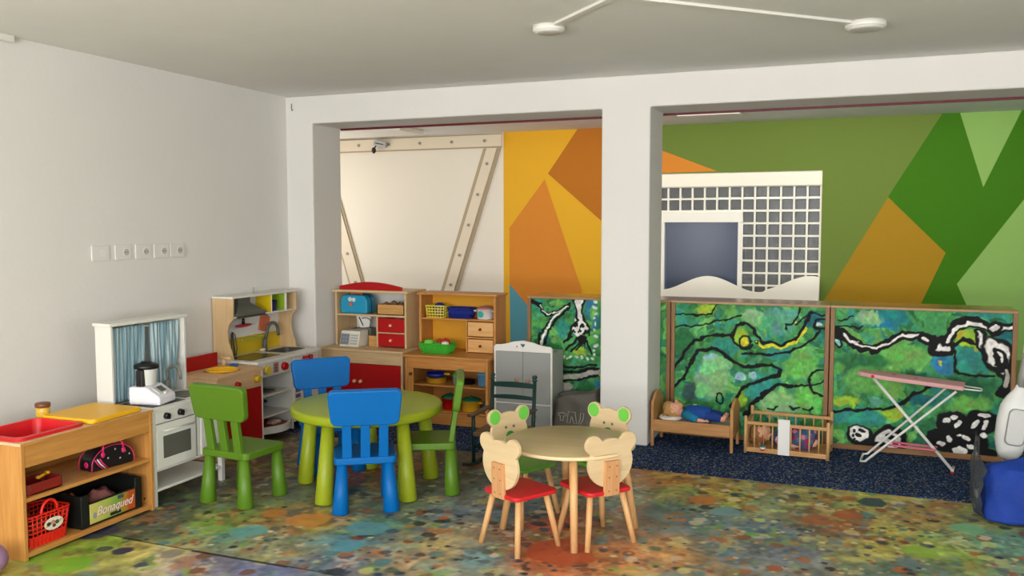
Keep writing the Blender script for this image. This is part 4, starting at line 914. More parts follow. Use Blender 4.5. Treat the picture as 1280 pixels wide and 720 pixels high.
b = MB().box(-.125, .125, -.08, .08, 0, .006).box(-.125, .125, -.08, -.072, 0, .082).box(-.125, .125, .072, .08, 0, .082).box(-.125, -.117, -.08, .08, 0, .082).box(.117, .125, -.08, .08, 0, .082); b.build('crate_box', LW, o)
PC = mat('bark_brown', (120, 84, 56), .8, noise=.3, nscale=40)
for i, (x, y, z, r) in enumerate(((-.07, -.02, .075, .03), (-.03, .02, .078, .026), (.0, -.02, .088, .03), (.03, .02, .076, .027), (.06, -.02, .078, .026), (.09, .01, .078, .026))):
    tag(MB().lathe([(0, -r), (r*.75, -r*.6), (r, -r*.1), (r*.7, r*.5), (.0, r*.9)], 9).build('pine_cone', PC, None, in_c(.562+x, .25+y, .8005+z)), ('leftmost', 'second from left', 'third from left, tallest', 'fourth from left', 'second from right', 'rightmost')[i]+' brown pine cone in the plain wooden tray', 'pine cone', 'pine cones in the wooden tray')
o = thing('cash_register', 'white toy cash register with grey keys on the birch hutch', 'toy register', in_c(.225, .165, Hc+.0005), -.05)
b = MB().prism([(-.08, 0), (.075, 0), (.075, .125), (-.045, .125)], -.09, .09, 'x'); b.build('register_body', mat('register_cream', (222, 216, 200), .4), o, bevel=.006)
Mr = Matrix.Translation((0, -.0655, .055)) @ Matrix.Rotation(math.atan2(.035, .125), 4, 'X').inverted()
KG = mat('key_grey', (120, 126, 134), .5); KS = mat('key_silver', (176, 178, 176), .5)
bmk = MB().box(-.082, .0, -.002, .002, -.04, .05, Mr); kp2 = bmk.build('keypad_plate', mat('keypad_slate', (150, 154, 160), .5), o)
for i in range(3):
    for j in range(3): MB().box(-.078+i*.026, -.078+i*.026+.02, -.006, -.001, -.034+j*.028, -.034+j*.028+.022, Mr).build('key', KG, o, bevel=.002, seg=1)
for j in range(4): MB().box(.010, .082, -.004, -.0005, -.036+j*.022, -.036+j*.022+.014, Mr).build('key_strip', KS, o)
o = thing('toy_scale', 'white toy shop scale with fan shaped dial on birch hutch', 'toy scale', in_c(.235, .33, Hc+.0005), .1)
MB().box(-.07, .07, -.05, .05, 0, .13).build('scale_stand', mat('scale_grey', (120, 116, 106), .5), o, bevel=.006)
MB().prism([(-.035, .13), (.045, .13), (.068, .225), (.06, .24), (-.06, .235), (-.068, .22)], -.012, .012, 'y', Matrix.Rotation(-.06, 4, 'Y')).build('dial', WHITEP, o, bevel=.006)
MB().tube([(-.015, -.0135, .145), (-.05, -.0135, .215)], .005, 6).build('dial_needle', BLACK, o)
MB().tube([(x, -.013, z) for x, z in arc(.005, .15, .062, 40, 120, 10)], .006, 6).build('dial_scale', mat('dial_grey', (150, 148, 140), .5), o)
MB().box(-.105, -.06, -.055, .045, .105, .125).build('scale_pan', mat('scale_grey', (120, 116, 106), .5), o, bevel=.003)
o = tag(MB().prism(rr(-.045, .045, -.035, .035, .01), 0, .085, 'z').build('wooden_block', LW, None, in_c(.395, .21, Hc+.0005), bevel=.003), 'small plain wooden block box beside the toy cash register', 'block')
o = tag(MB().box(-.025, .025, -.02, .02, 0, .045).build('wooden_block', BIRCH, None, in_c(.098, .285, Hc+.0005), bevel=.003), 'tiny birch block at the left end behind the cash register', 'block')

EX, EY = -3.252, 5.935
t = thing('play_hutch', 'golden pine toy hutch with mustard backing and open lower shelves', 'cupboard', (EX, EY, FC), 0)
W, D, Hc = .695, .46, .525
for x in (0, W-.02): box('side_panel', PINEV, t, x, x+.02, .01, D, 0, Hc-.02)
box('counter_top', PINE, t, -.012, W+.014, -.012, D, Hc-.018, Hc, .004, 2); box('apron', PINE, t, .02, W-.02, .012, .03, .42, Hc-.018)
box('lower_back', PINE, t, .02, W-.02, D-.012, D, 0, Hc-.02); box('plinth', PINE, t, .02, W-.02, .012, .03, 0, .088)
box('shelf', PINE, t, .02, W-.02, .03, D-.012, .088, .1); box('shelf', PINE, t, .02, W-.02, .06, D-.012, .278, .292)
MB().cyl((.052, .009, .375), (.052, -.004, .375), .013).build('hinge_cap', mat('cap_brown', (90, 56, 30), .5), t)
box('front_stile', PINEV, t, .02, .07, .012, .028, .088, .42)
u0, u1, uy, zt = .0, .66, .25, .985
MUB = mat('mustard_back', (216, 152, 26), .55)
for x in (u0, u1-.02): box('upper_side', PINEV, t, x, x+.02, uy, D, Hc, zt-.018)
box('upper_top', PINE, t, u0-.014, u1+.016, uy-.016, D+.004, zt-.018, zt, .004, 2); box('upper_shelf', PINE, t, u0+.02, u1-.02, uy+.002, D-.01, .772, .785)
box('upper_back', MUB, t, u0+.02, u1-.02, D-.01, D-.002, Hc, zt-.018)
box('drawer_divider', PINEV, t, .405, .418, uy+.004, D-.01, Hc, .772); box('drawer_rail', PINE, t, .418, u1-.02, uy+.004, D-.01, .636, .648)
LPN = wood('light_pine', (226, 178, 116), (208, 152, 88), 0); KRB = mat('maroon_knob', (110, 26, 20), .4)
drawer(t, LPN, .424, u1-.024, uy, .655, .765, KRB); drawer(t, LPN, .424, u1-.024, uy, .53, .63, KRB)
def in_e(x, y, z): return (EX+x, EY+y, z+FC)
YB = mat('yellow_basket_plastic', (222, 200, 70), .4)
basket('toy_basket', 'yellow lattice toy basket on the top shelf of pine hutch', YB, .17, .13, .095, in_e(.125, .335, .7855), .0, .9, 22, rows=(0, .25, .5, .75, 1), bar=.0045)
tag(MB().ball((0, 0, .055), .055, .055, .055).build('toy_ball', mat('cobalt_plastic', (16, 60, 150), .3), None, in_e(.14, .335, .792)), 'cobalt blue ball sitting in the yellow toy basket', 'ball')
def ribbed(name, label, m, L, Dp, Hh, loc, rz=0, cat='basket'):
    t = thing(name, label, cat, loc, rz); 
    def ring(k, q=0): return rr(-L/2*k-q, L/2*k+q, -Dp/2*k-q, Dp/2*k+q, .035, 8)
    n = len(ring(1)); prof = [(.86, 0, 0), (.88, .012, 0), (.99, Hh-.006, 0), (1.0, Hh, .004), (1.0, Hh, -.002), (.86, .008, -.002)]
    b = MB(); b.add([(x, y, z) for k, z, q in prof for x, y in ring(k, q)], [(i*n+j, i*n+(j+1) % n, (i+1)*n+(j+1) % n, (i+1)*n+j) for i in range(5) for j in range(n)]+[tuple(range(n)), tuple(range(5*n, 6*n))], True); b.build('basket_shell', m, t)
    rb = MB(); N = 44; R0, R1 = ring(.88, .0015), ring(.985, .0015); per = n
    def at(P, u):
        q = [math.dist(P[i], P[(i+1) % n]) for i in range(n)]; d = u*sum(q)
        for i, l in enumerate(q):
            if d <= l: f = d/max(l, 1e-9); a, c = P[i], P[(i+1) % n]; return (a[0]+(c[0]-a[0])*f, a[1]+(c[1]-a[1])*f)
            d -= l
        return P[0]
    for i in range(N): a, c = at(R0, i/N), at(R1, i/N); rb.tube([(a[0], a[1], .012), (c[0], c[1], Hh-.008)], .0028, 6)
    rb.build('ribs', m, t)
    rm = MB().tube([(x, y, Hh) for x, y in ring(1, .003)], .0045, 6, closed=True); rm.build('rim', m, t)
    return t
ribbed('toy_basket', 'dark blue ribbed toy basket on the top shelf of pine hutch', mat('royal_blue', (24, 40, 128), .4), .21, .13, .08, in_e(.335, .335, .7855))
o = pot('toy_pot', 'white toy saucepan with dusty pink lid on pine hutch', 'toy pot', .07, .075, mat('enamel_white', (226, 222, 216), .3), in_e(.54, .33, .7855), lidm=mat('dusty_pink', (186, 124, 124), .4))
MB().prism([(.024*math.cos(a/18*2*PI)-.012, .04+.024*math.sin(a/18*2*PI)) for a in range(18)], -.0715, -.062, 'y').build('teal_dot', mat('teal_dot', (40, 158, 150), .4), o)
GB_ = mat('grass_plastic', (64, 176, 50), .4)
ribbed('toy_basket', 'bright green ribbed toy basket of vegetables on pine hutch counter', GB_, .27, .15, .075, in_e(.205, .165, Hc+.0005), -.03)
def veg(lb, c, r, x, y, z, cat='toy food', st=None):
    o = MB().lathe([(0, -r*.9), (r*.6, -r*.75), (r, -r*.1), (r*.8, r*.6), (r*.25, r*.82), (0, r*.7)], 18).build('toy_vegetable', mat('veg_%d_%d_%d' % c, c, .4), None, in_e(x, y, Hc+z)); tag(o, lb, cat)
    MB().cyl((0, 0, r*.7), (.004, 0, r*1.05), .004, .003).build('stalk', mat('stalk_green', (70, 110, 40), .6), o)
veg('light green toy cabbage at the left end of the green basket', (120, 200, 70), .045, .132, .165, .066); veg('red toy tomato behind the green toy cabbage', (200, 40, 40), .033, .205, .202, .075)
veg('green toy apple in the middle of the green basket', (90, 150, 50), .033, .215, .14, .064); veg('red toy tomato at the right of the green basket', (206, 36, 44), .04, .265, .18, .078); veg('white toy onion in front of the right hand tomato', (226, 220, 200), .033, .285, .135, .070)
# lower shelves
NV = mat('cobalt_enamel', (30, 40, 130), .35); YP = mat('mustard_enamel', (220, 170, 40), .35)
pot('toy_pan', 'yellow toy pan on the upper lower shelf of pine hutch', 'toy pan', .08, .04, YP, in_e(.19, .17, .2925), handles=False)
o = thing('toy_pan', 'cobalt blue toy pan with handle stacked in yellow pan', 'toy pan', in_e(.19, .17, .335), 0)
MB().lathe([(0, 0), (.062, 0), (.074, .008), (.078, .032), (.074, .032), (.068, .012), (0, .01)], 26).build('pan_body', NV, o); MB().tube([(.07, -.01, .026), (.125, -.02, .03)], [.009, .008], 8).build('pan_handle', YP, o)
o = pot('toy_jug', 'light green and grey toy jug on pine hutch shelf', 'toy jug', .04, .06, mat('jug_grey', (150, 166, 150), .4), in_e(.372, .17, .2925), handles=False, lidm=mat('mint_green', (110, 190, 90), .4))
MB().cyl((0, 0, .08), (0, 0, .105), .022, .014).build('jug_cap', mat('mint_green', (110, 190, 90)), o)
pot('toy_pan', 'black toy frying pan beside the light green jug', 'toy pan', .055, .03, BLACK, in_e(.455, .19, .2925), handles=False)
pot('toy_pot', 'sky blue toy pot at the right end of pine hutch shelf', 'toy pot', .055, .085, mat('sky_enamel', (96, 158, 196), .4), in_e(.60, .17, .2925), handles=False, lidm=mat('sky_enamel', (96, 158, 196), .4))
GE = mat('bottle_green', (26, 92, 60), .4)
pot('toy_pot', 'red toy pot with green lid on the bottom shelf of pine hutch', 'toy pot', .07, .085, RED, in_e(.325, .14, .1005), handles=False, lidm=GE)
pot('toy_pot', 'yellow toy pot with green lid on the bottom shelf of pine hutch', 'toy pot', .075, .08, YP, in_e(.51, .12, .1005), handles=True, lidm=GE)
pot('toy_pot', 'teal toy cup at the right end of the bottom pine shelf', 'toy pot', .035, .07, mat('teal_cup', (60, 110, 116), .4), in_e(.63, .14, .1005), handles=False)

# ------------------------------------------------------------------ doll wardrobe, storage bag, rocking chair
t = thing('doll_wardrobe', 'white and grey doll wardrobe with heart cut in arched top', 'wardrobe', (-2.528, 6.0, FC), 0)
W, D, Hs = .458, .25, .60; WW = mat('wardrobe_white', (228, 224, 216), .45); WG = mat('wardrobe_grey', (152, 154, 150), .5)
for x in (0, W-.014): box('side_panel', mat('wardrobe_side', (172, 172, 166), .5), t, x, x+.014, .012, D, .0, Hs-.02)
box('back_panel', WG, t, .014, W-.014, D-.01, D, .02, Hs-.02); box('top_panel', WG, t, .014, W-.014, .012, D, Hs-.035, Hs-.025)
# arched front frame with a heart-shaped hole
hx, hz = W/2, .632
heart = [(hx+.0011*16*math.sin(a)**3, hz+.0011*(13*math.cos(a)-5*math.cos(2*a)-2*math.cos(3*a)-math.cos(4*a))) for a in [i/24*2*PI for i in range(24)]]
top = [(0, .585), (.0, .615), (.015, .63), (.05, .632), (.10, .64), (.15, .656), (W/2, .668), (W-.15, .656), (W-.10, .64), (W-.05, .632), (W-.015, .63), (W, .615), (W, .585)]
cu = MB(); n = 48
def ray_top(a):
    dx, dz = math.sin(a), math.cos(a); best = 9
    P = top
    for (ax, az), (bx, bz) in zip(P, P[1:]+P[:1]):
        ex, ez = bx-ax, bz-az; den = dx*ez-dz*ex
        if abs(den) < 1e-9: continue
        s_ = ((ax-hx)*ez-(az-hz)*ex)/den; u_ = ((ax-hx)*dz-(az-hz)*dx)/den
        if s_ > 1e-6 and -1e-6 <= u_ <= 1+1e-6: best = min(best, s_)
    return (hx+dx*best, hz+dz*best)
angs = sorted(set([i/n*2*PI for i in range(n)]+[math.atan2(x-hx, z-hz) % (2*PI) for x, z in top])); n = len(angs)
def ray_heart(a):
    best = 0; dx, dz = math.sin(a), math.cos(a)
    for (ax, az), (bx, bz) in zip(heart, heart[1:]+heart[:1]):
        ex, ez = bx-ax, bz-az; den = dx*ez-dz*ex
        if abs(den) < 1e-9: continue
        s_ = ((ax-hx)*ez-(az-hz)*ex)/den; u_ = ((ax-hx)*dz-(az-hz)*dx)/den
        if s_ > 1e-6 and -1e-6 <= u_ <= 1+1e-6: best = max(best, s_)
    best = best or .006
    return (hx+dx*best, hz+dz*best)
O_ = [ray_top(a) for a in angs]; I_ = [ray_heart(a) for a in angs]
vs = [(x, y, z) for y in (-.004, .012) for P in (O_, I_) for x, z in P]
fs = []
for j in range(n):
    k = (j+1) % n; fs += [(j, k, n+k, n+j), (2*n+j, 3*n+j, 3*n+k, 2*n+k), (j, 2*n+j, 2*n+k, k), (n+j, n+k, 3*n+k, 3*n+j)]
cu.add(vs, fs); cu.build('arched_crest', WW, t)
box('front_stile', WW, t, 0, .014, -.004, .012, 0, .585); box('front_stile', WW, t, W-.014, W, -.004, .012, 0, .585); box('front_rail', WW, t, .014, W-.014, -.003, .012, .192, .202); box('front_rail', WW, t, .014, W-.014, -.003, .012, 0, .03)
d1 = box('door', WG, t, .016, W/2-.001, -.001, .012, .203, .583); d2 = box('door', WG, t, W/2+.001, W-.016, -.001, .012, .203, .583); dr = box('drawer', WG, t, .016, W-.016, -.001, .012, .032, .19)
KP = mat('rosy_wood', (186, 132, 104), .5)
for d, x, z in ((d1, W/2-.045, .375), (d2, W/2+.045, .372), (dr, W/2+.095, .11)): MB().ball((x, -.012, z), .014, .014, .014).cyl((x, -.001, z), (x, -.01, z), .007).build('knob', KP, d)
MB().ball((W/2-.045, -.006, .622), .008, .002, .007).build('pink_heart_dot', mat('soft_pink', (214, 150, 150), .5), t)

t = thing('storage_bag', 'slumped grey cloth storage bag with white clothes outlines', 'bag', (-1.874, 6.02, FC), .02)
CG = mat('taupe_canvas', (104, 100, 92), .9, noise=.15, nscale=10, bump=.5, bscale=220); b = MB(); nu, nv = 56, 16; vs = []
for j in range(nv):
    q = j/(nv-1)
    for i in range(nu):
        a = i/nu*2*PI; ca, sa = math.cos(a), math.sin(a); k = (abs(ca)**5+abs(sa)**5)**(-1/5)
        hgt = .27+.075*(ca*k*.5+.5)+.012*math.sin(3*a+1); bulge = 1+.05*math.sin(PI*q)+.03*math.sin(4*a+5*q)*q
        z = hgt*q; x = .168*ca*k*bulge*(1-.06*q)+.012*q*math.sin(a*2); y = .115*sa*k*bulge*(1-.12*q)+.012*math.sin(9*q+2*a)*q+.01*math.sin(7*ca*k+4*q)*q
        vs.append((x, y, z))
n0 = len(vs)
for i in range(nu): x, y, z = vs[(nv-1)*nu+i]; vs.append((x*.93, y*.9, z-.004))
for i in range(nu): x, y, z = vs[(nv-1)*nu+i]; vs.append((x*.8, y*.75, .10))
b.add(vs, [(j*nu+i, j*nu+(i+1) % nu, (j+1)*nu+(i+1) % nu, (j+1)*nu+i) for j in range(nv+1) for i in range(nu)]+[tuple(range(nu)), tuple(range((nv+1)*nu, (nv+2)*nu))], True); b.build('bag_body', CG, t)
PR = mat('print_white', (198, 192, 180), .7); yb = -.123
def outline(pts, nm): MB().tube([(x, yb-.004*math.sin(PI*min(1, max(0, z/.3))), z) for x, z in pts], .0022, 6, closed=True).build(nm, PR, t)
outline([(-.115, .175), (-.09, .18), (-.075, .18), (-.055, .17), (-.062, .155), (-.075, .16), (-.078, .125), (-.1, .125), (-.1, .158), (-.112, .16)], 'printed_shirt')
outline([(-.04, .19), (.01, .19), (.022, .11), (.0, .108), (-.012, .155), (-.018, .155), (-.026, .11), (-.05, .113)], 'printed_trousers')
outline([(.05, .185), (.075, .185), (.068, .14), (.05, .108), (.035, .112), (.048, .145)], 'printed_sock')

DG = mat('dark_green_paint', (14, 50, 46), .4); RUSH = mat('rush_seat', (128, 96, 66), .85, noise=.3, nscale=60, bump=.5)
t = thing('rocking_chair', 'small dark green ladder back rocking chair with rush seat', 'chair', (-2.10, 5.13, 0), 0)
def post(x, y, z0, z1, lean, r=.013, finial=True):
    b = MB(); b.tube([(x, y+lean*(z0-.25), z0), (x, y, .25), (x, y+lean*(z1-.25), z1)], [r*.95, r, r*.95], 12)
    if finial: 
        zz = z1; c = (x, y+lean*(z1-.25), zz); b.lathe([(r*.6, 0), (r*1.35, .006), (r*1.35, .012), (r*.7, .016), (r*1.3, .026), (r*1.35, .034), (r*.8, .042), (0, .045)], 14, c)
    return b
for x in (-.148, .148): post(x, .155, .03, .505, .1).build('rear_post', DG, t); post(x, -.135, .03, .325, 0, .013, False).build('front_leg', DG, t)
for z, h in ((.475, .03), (.395, .022)): 
    pts = [(-.14, z-h/2), (.14, z-h/2)]+[(.14-.28*i/10, z+h/2+.008*math.sin(PI*i/10)) for i in range(11)]
    MB().prism(pts, .168+.02*(z-.4)*5, .180+.02*(z-.4)*5, 'y').build('ladder_slat', DG, t, bevel=.003)
for x in (-.155, .155): 
    MB().box(x-.022, x+.022, -.175, .155, .322, .336).build('armrest', wood('arm_brown', (92, 70, 52), (70, 50, 36), 1), t, bevel=.006)
    MB().prism([(-.27+.0, .035), (-.2, .014), (-.08, .002), (.05, 0.001), (.18, .014), (.29, .042), (.295, .06), (.18, .034), (.05, .022), (-.08, .022), (-.2, .034), (-.262, .054)], x-.012, x+.012, 'x').build('rocker', DG, t, bevel=.003)
    MB().cyl((x*.955, -.135, .12), (x*.955, .145, .12), .008).build('side_rung', DG, t)
MB().cyl((-.148, -.135, .13), (.148, -.135, .13), .008).build('front_rung', DG, t)
MB().prism(rr(-.155, .155, -.15, .155, .02), .195, .225, 'z').build('seat', RUSH, t, bevel=.01, seg=3)

# ------------------------------------------------------------------ plastic table and four chairs
def leg_cone(r0, r1, p, q): return MB().tube([p, tuple(p[i]*.985+q[i]*.015 for i in range(3)), q], [r0*.93, r0, r1], 22)
LIME = mat('lime_plastic', (150, 164, 32), .38, spec=.4)
TX, TY = -2.655, 4.395
t = thing('round_table', 'round lime green plastic play table on five thick legs', 'table', (TX, TY, 0), 0)
MB().lathe([(0, .438), (.405, .438), (.425, .440), (.434, .448), (.437, .480), (.431, .490), (.416, .493), (.0, .493)], 64).build('tabletop', LIME, t)
for k in range(5):
    a = math.radians(-97+72*k); leg_cone(.049, .034, (.392*math.cos(a), .392*math.sin(a), 0), (.345*math.cos(a), .345*math.sin(a), .44)).build('leg', LIME, t)
def play_chair(m, label, x, y, th, group):
    t = thing('play_chair', label, 'chair', (x, y, 0), th, group)
    MB().prism(rr(-.165, .165, -.155, .165, .03, 5), .262, .30, 'z').build('seat', m, t, bevel=.007, seg=2)
    for sx in (-1, 1):
        for yy in (-.125, .13): leg_cone(.045, .026, (sx*.135, yy+(.012 if yy > 0 else -.012), 0), (sx*.122, yy, .265)).build('leg', m, t)
    Ml = Matrix.Translation((0, -.130, .285)) @ Matrix.Rotation(.15, 4, 'X')
    for x0 in (-.095, 0, .095): MB().prism([(x0-.026, 0), (x0+.026, 0), (x0*1.02+.024, .20), (x0*1.02-.024, .20)], -.014, .014, 'y', Ml).build('back_slat', m, t, bevel=.004)
    pn = [(x_, z_) for x_, z_ in rr(-.195, .195, .195, .388, .035, 6)]; pn = [(x_*(.90+.10*(z_-.185)/.2), z_) for x_, z_ in pn]
    MB().prism(pn, -.021, .021, 'y', Ml).build('back_panel', m, t, bevel=.008, seg=3)
    return t
CGR = mat('chair_green', (86, 124, 30), .4, spec=.4); CBL = mat('chair_blue', (0, 97, 168), .42, spec=.25)
GRP = 'plastic chairs around the lime table'
play_chair(CBL, 'blue plastic chair with its back to the viewer, in front of lime table', -2.49, 4.09, math.radians(32.7), GRP)
play_chair(CGR, 'green plastic chair beside the white play kitchen with curtains', -3.183, 3.94, math.radians(-4), GRP)
play_chair(CGR, 'green plastic chair seen edge on, next to the rocking chair', -2.305, 4.49, math.radians(115), GRP)
play_chair(CBL, 'blue plastic chair on the far side of lime table facing the viewer', -3.078, 4.65, math.radians(231), GRP)

# ------------------------------------------------------------------ bear table and four bear chairs
PLY = wood('pale_plywood', (222, 198, 156), (210, 182, 138), 0, .45, 5); PLE = mat('plywood_edge', (232, 204, 160), .5); TAN = wood('tan_leg', (222, 176, 122), (206, 156, 100), 2)
TOPB = wood('table_ply', (188, 168, 124), (176, 154, 108), 0, .4, 5)
BX, BY = -1.335, 4.135
t = thing('round_table', 'small round plywood table on turned legs between bear chairs', 'table', (BX, BY, 0), 0)
MB().lathe([(0, .43), (.322, .43), (.326, .433), (.327, .446), (.323, .45), (0, .45)], 64).build('tabletop', TOPB, t)
MB().lathe([(.324, .4315), (.3285, .434), (.3285, .446), (.324, .4485)], 64).build('edge_band', PLE, t)
for k in range(4):
    a = math.radians(-68+90*k); MB().tube([(.335*math.cos(a), .335*math.sin(a), 0), (.26*math.cos(a), .26*math.sin(a), .432)], [.017, .021], 16).build('leg', TAN, t)
def bear_chair(seat_m, label, x, y, th):
    t = thing('bear_chair', label, 'chair', (x, y, 0), th, 'bear chairs around the plywood table')
    so = rr(-.135, .135, -.125, .14, .035, 5); so = [(x_*(1.0 if y_ > 0 else .94), y_) for x_, y_ in so]
    MB().prism(so, .255, .275, 'z').build('seat', seat_m, t, bevel=.006, seg=3)
    for sx in (-1, 1):
        for yy in (-1, 1): MB().tube([(sx*.135, yy*.13+.005, 0), (sx*.09, yy*.085+.005, .257)], [.0135, .0155], 14).build('leg', TAN, t)
    Mb = Matrix.Translation((0, -.105, .265)) @ Matrix.Rotation(.04, 4, 'X')
    # head silhouette with two ears, cut from one board
    out = []; hr, hz2 = .126, .142
    for a in range(-90, 271, 4):
        r_ = math.radians(a); ex, ez = hr*1.0*math.cos(r_), hz2+hr*.93*math.sin(r_); out.append((ex, ez))
    def inside(px, pz): return (px/hr)**2+((pz-hz2)/(hr*.93))**2 < 1
    pts = []
    ears = ((.098, hz2+.094), (-.098, hz2+.094)); er = .045
    def sdf(a):  # farthest reach of the union from the head centre
        dx, dz = math.cos(a), math.sin(a); best = 1/math.sqrt((dx/hr)**2+(dz/(hr*.93))**2)
        for ex, ez in ears:
            ez -= hz2; bq = dx*ex+dz*ez; cq = ex*ex+ez*ez-er*er; dq = bq*bq-cq
            if dq > 0 and bq > 0: best = max(best, bq+math.sqrt(dq))
        return best
    N = 160; R_ = [sdf(2*PI*i/N) for i in range(N)]
    head = [(R_[i]*math.cos(2*PI*i/N), hz2+R_[i]*math.sin(2*PI*i/N)) for i in range(N)]
    hd_ = MB().prism(head, -.009, .009, 'y', Mb).build('bear_back', PLY, t, bevel=.002, seg=2, angle=50)
    EG = mat('ear_green', (110, 200, 76), .45); ec = EG if seat_m is BGR else mat('ear_red', (204, 44, 48), .45)
    for ex, ez in ears: MB().prism([(ex*1.02+.035*math.cos(a/22*2*PI), ez+.002+.037*math.sin(a/22*2*PI)) for a in range(22)], .0092, .0112, 'y', Mb).build('ear_inner', ec, hd_)
    for ex in (-.027, .027): MB().cyl((ex, .0085, hz2+.035), (ex, .0112, hz2+.035), .0075, n=14, M=Mb).build('eye', mat('eye_grey', (92, 104, 92), .5), hd_)
    MB().prism([(.027*math.cos(a/22*2*PI), hz2-.012+.025*math.sin(a/22*2*PI)) for a in range(22)], .0092, .0135, 'y', Mb).build('nose', mat('nose_green', (60, 140, 56), .45) if seat_m is BGR else ec, hd_)
    bp = MB().prism([(-.042, -.012), (.042, -.012), (.040, .155), (-.040, .155)], -.027, -.0092, 'y', Mb).build('back_brace', wood('brace_beech', (214, 162, 112), (200, 144, 94), 2), t, bevel=.002)
    for bx in (-.02, .022):
        for bz in (.012, .078, .13): MB().cyl((bx, -.0268, bz), (bx, -.0282, bz), .004, n=10, M=Mb).build('bolt', mat('bolt_brown', (140, 92, 56), .5), bp)
    return t
BRD = mat('bear_seat_red', (206, 32, 40), .4); BGR = mat('bear_seat_green', (92, 164, 50), .4)
def face(dx, dy): return math.atan2(-dx, dy)
bear_chair(BRD, 'bear back chair with red seat, left of the front table leg', -1.49, 3.835, face(.47, .88))
bear_chair(BRD, 'bear back chair with red seat, right of the front table leg', -1.165, 4.035, face(-.77, .63))
bear_chair(BGR, 'bear chair with green ears and green nose showing, in front of rocking chair', -1.645, 4.285, face(.88, -.47))
bear_chair(BGR, 'bear chair with green ears half hidden behind the table, before pillar', -1.30, 4.505, face(-.35, -.94))

# ------------------------------------------------------------------ doll bed, doll cradle and their dolls
BEDW = wood('doll_bed_wood', (196, 146, 92), (174, 122, 70), 0); BEDV = wood('doll_bed_wood_upright', (196, 146, 92), (174, 122, 70), 2)
DX, DY = -1.318, 5.895
t = thing('doll_bed', 'small wooden doll bed with solid ends standing against the pillar', 'doll bed', (DX, DY, FC), -.02)
W, D = .555, .29
for nm, x, h, a in (('headboard', 0, .315, .05), ('footboard', W-.02, .30, .045)):
    out = [(.0, 0), (.022, 0), (.022, .10), (D-.022, .10), (D-.022, 0), (D, 0), (D, h-.02), (D-.012, h)]+[(D-.03-(D-.06)*i/12, h+a*math.sin(PI*i/12)**.8) for i in range(13)]+[(.012, h), (0, h-.02)]
    MB().prism(out, x, x+.02, 'x').build(nm, BEDV, t, bevel=.003)
box('side_rail', BEDW, t, .02, W-.02, .0, .018, .105, .185, .003, 2); box('side_rail', BEDW, t, .02, W-.02, D-.018, D, .105, .185, .003, 2)
box('bed_base', BEDW, t, .02, W-.02, .018, D-.018, .125, .135)
mt = MB().prism(rr(.024, W-.024, .022, D-.022, .02), .1355, .165, 'z').build('mattress', mat('doll_sheet', (214, 206, 202), .9), t, bevel=.008)
MB().ball((.11, D/2, .183), .085, .11, .022).build('pillow', mat('doll_pillow', (232, 228, 224), .9), t)
def remesh(o, v=.005, sm=8):
    r = o.modifiers.new('skin', 'REMESH'); r.mode = 'VOXEL'; r.voxel_size = v; r.use_smooth_shade = True
    if sm: s = o.modifiers.new('soft', 'SMOOTH'); s.iterations = sm; s.factor = .5
    return o
SKIN = mat('doll_skin', (224, 164, 132), .5); EYE = mat('doll_eye', (46, 60, 90), .2); LIP = mat('doll_lip', (190, 90, 84), .5)
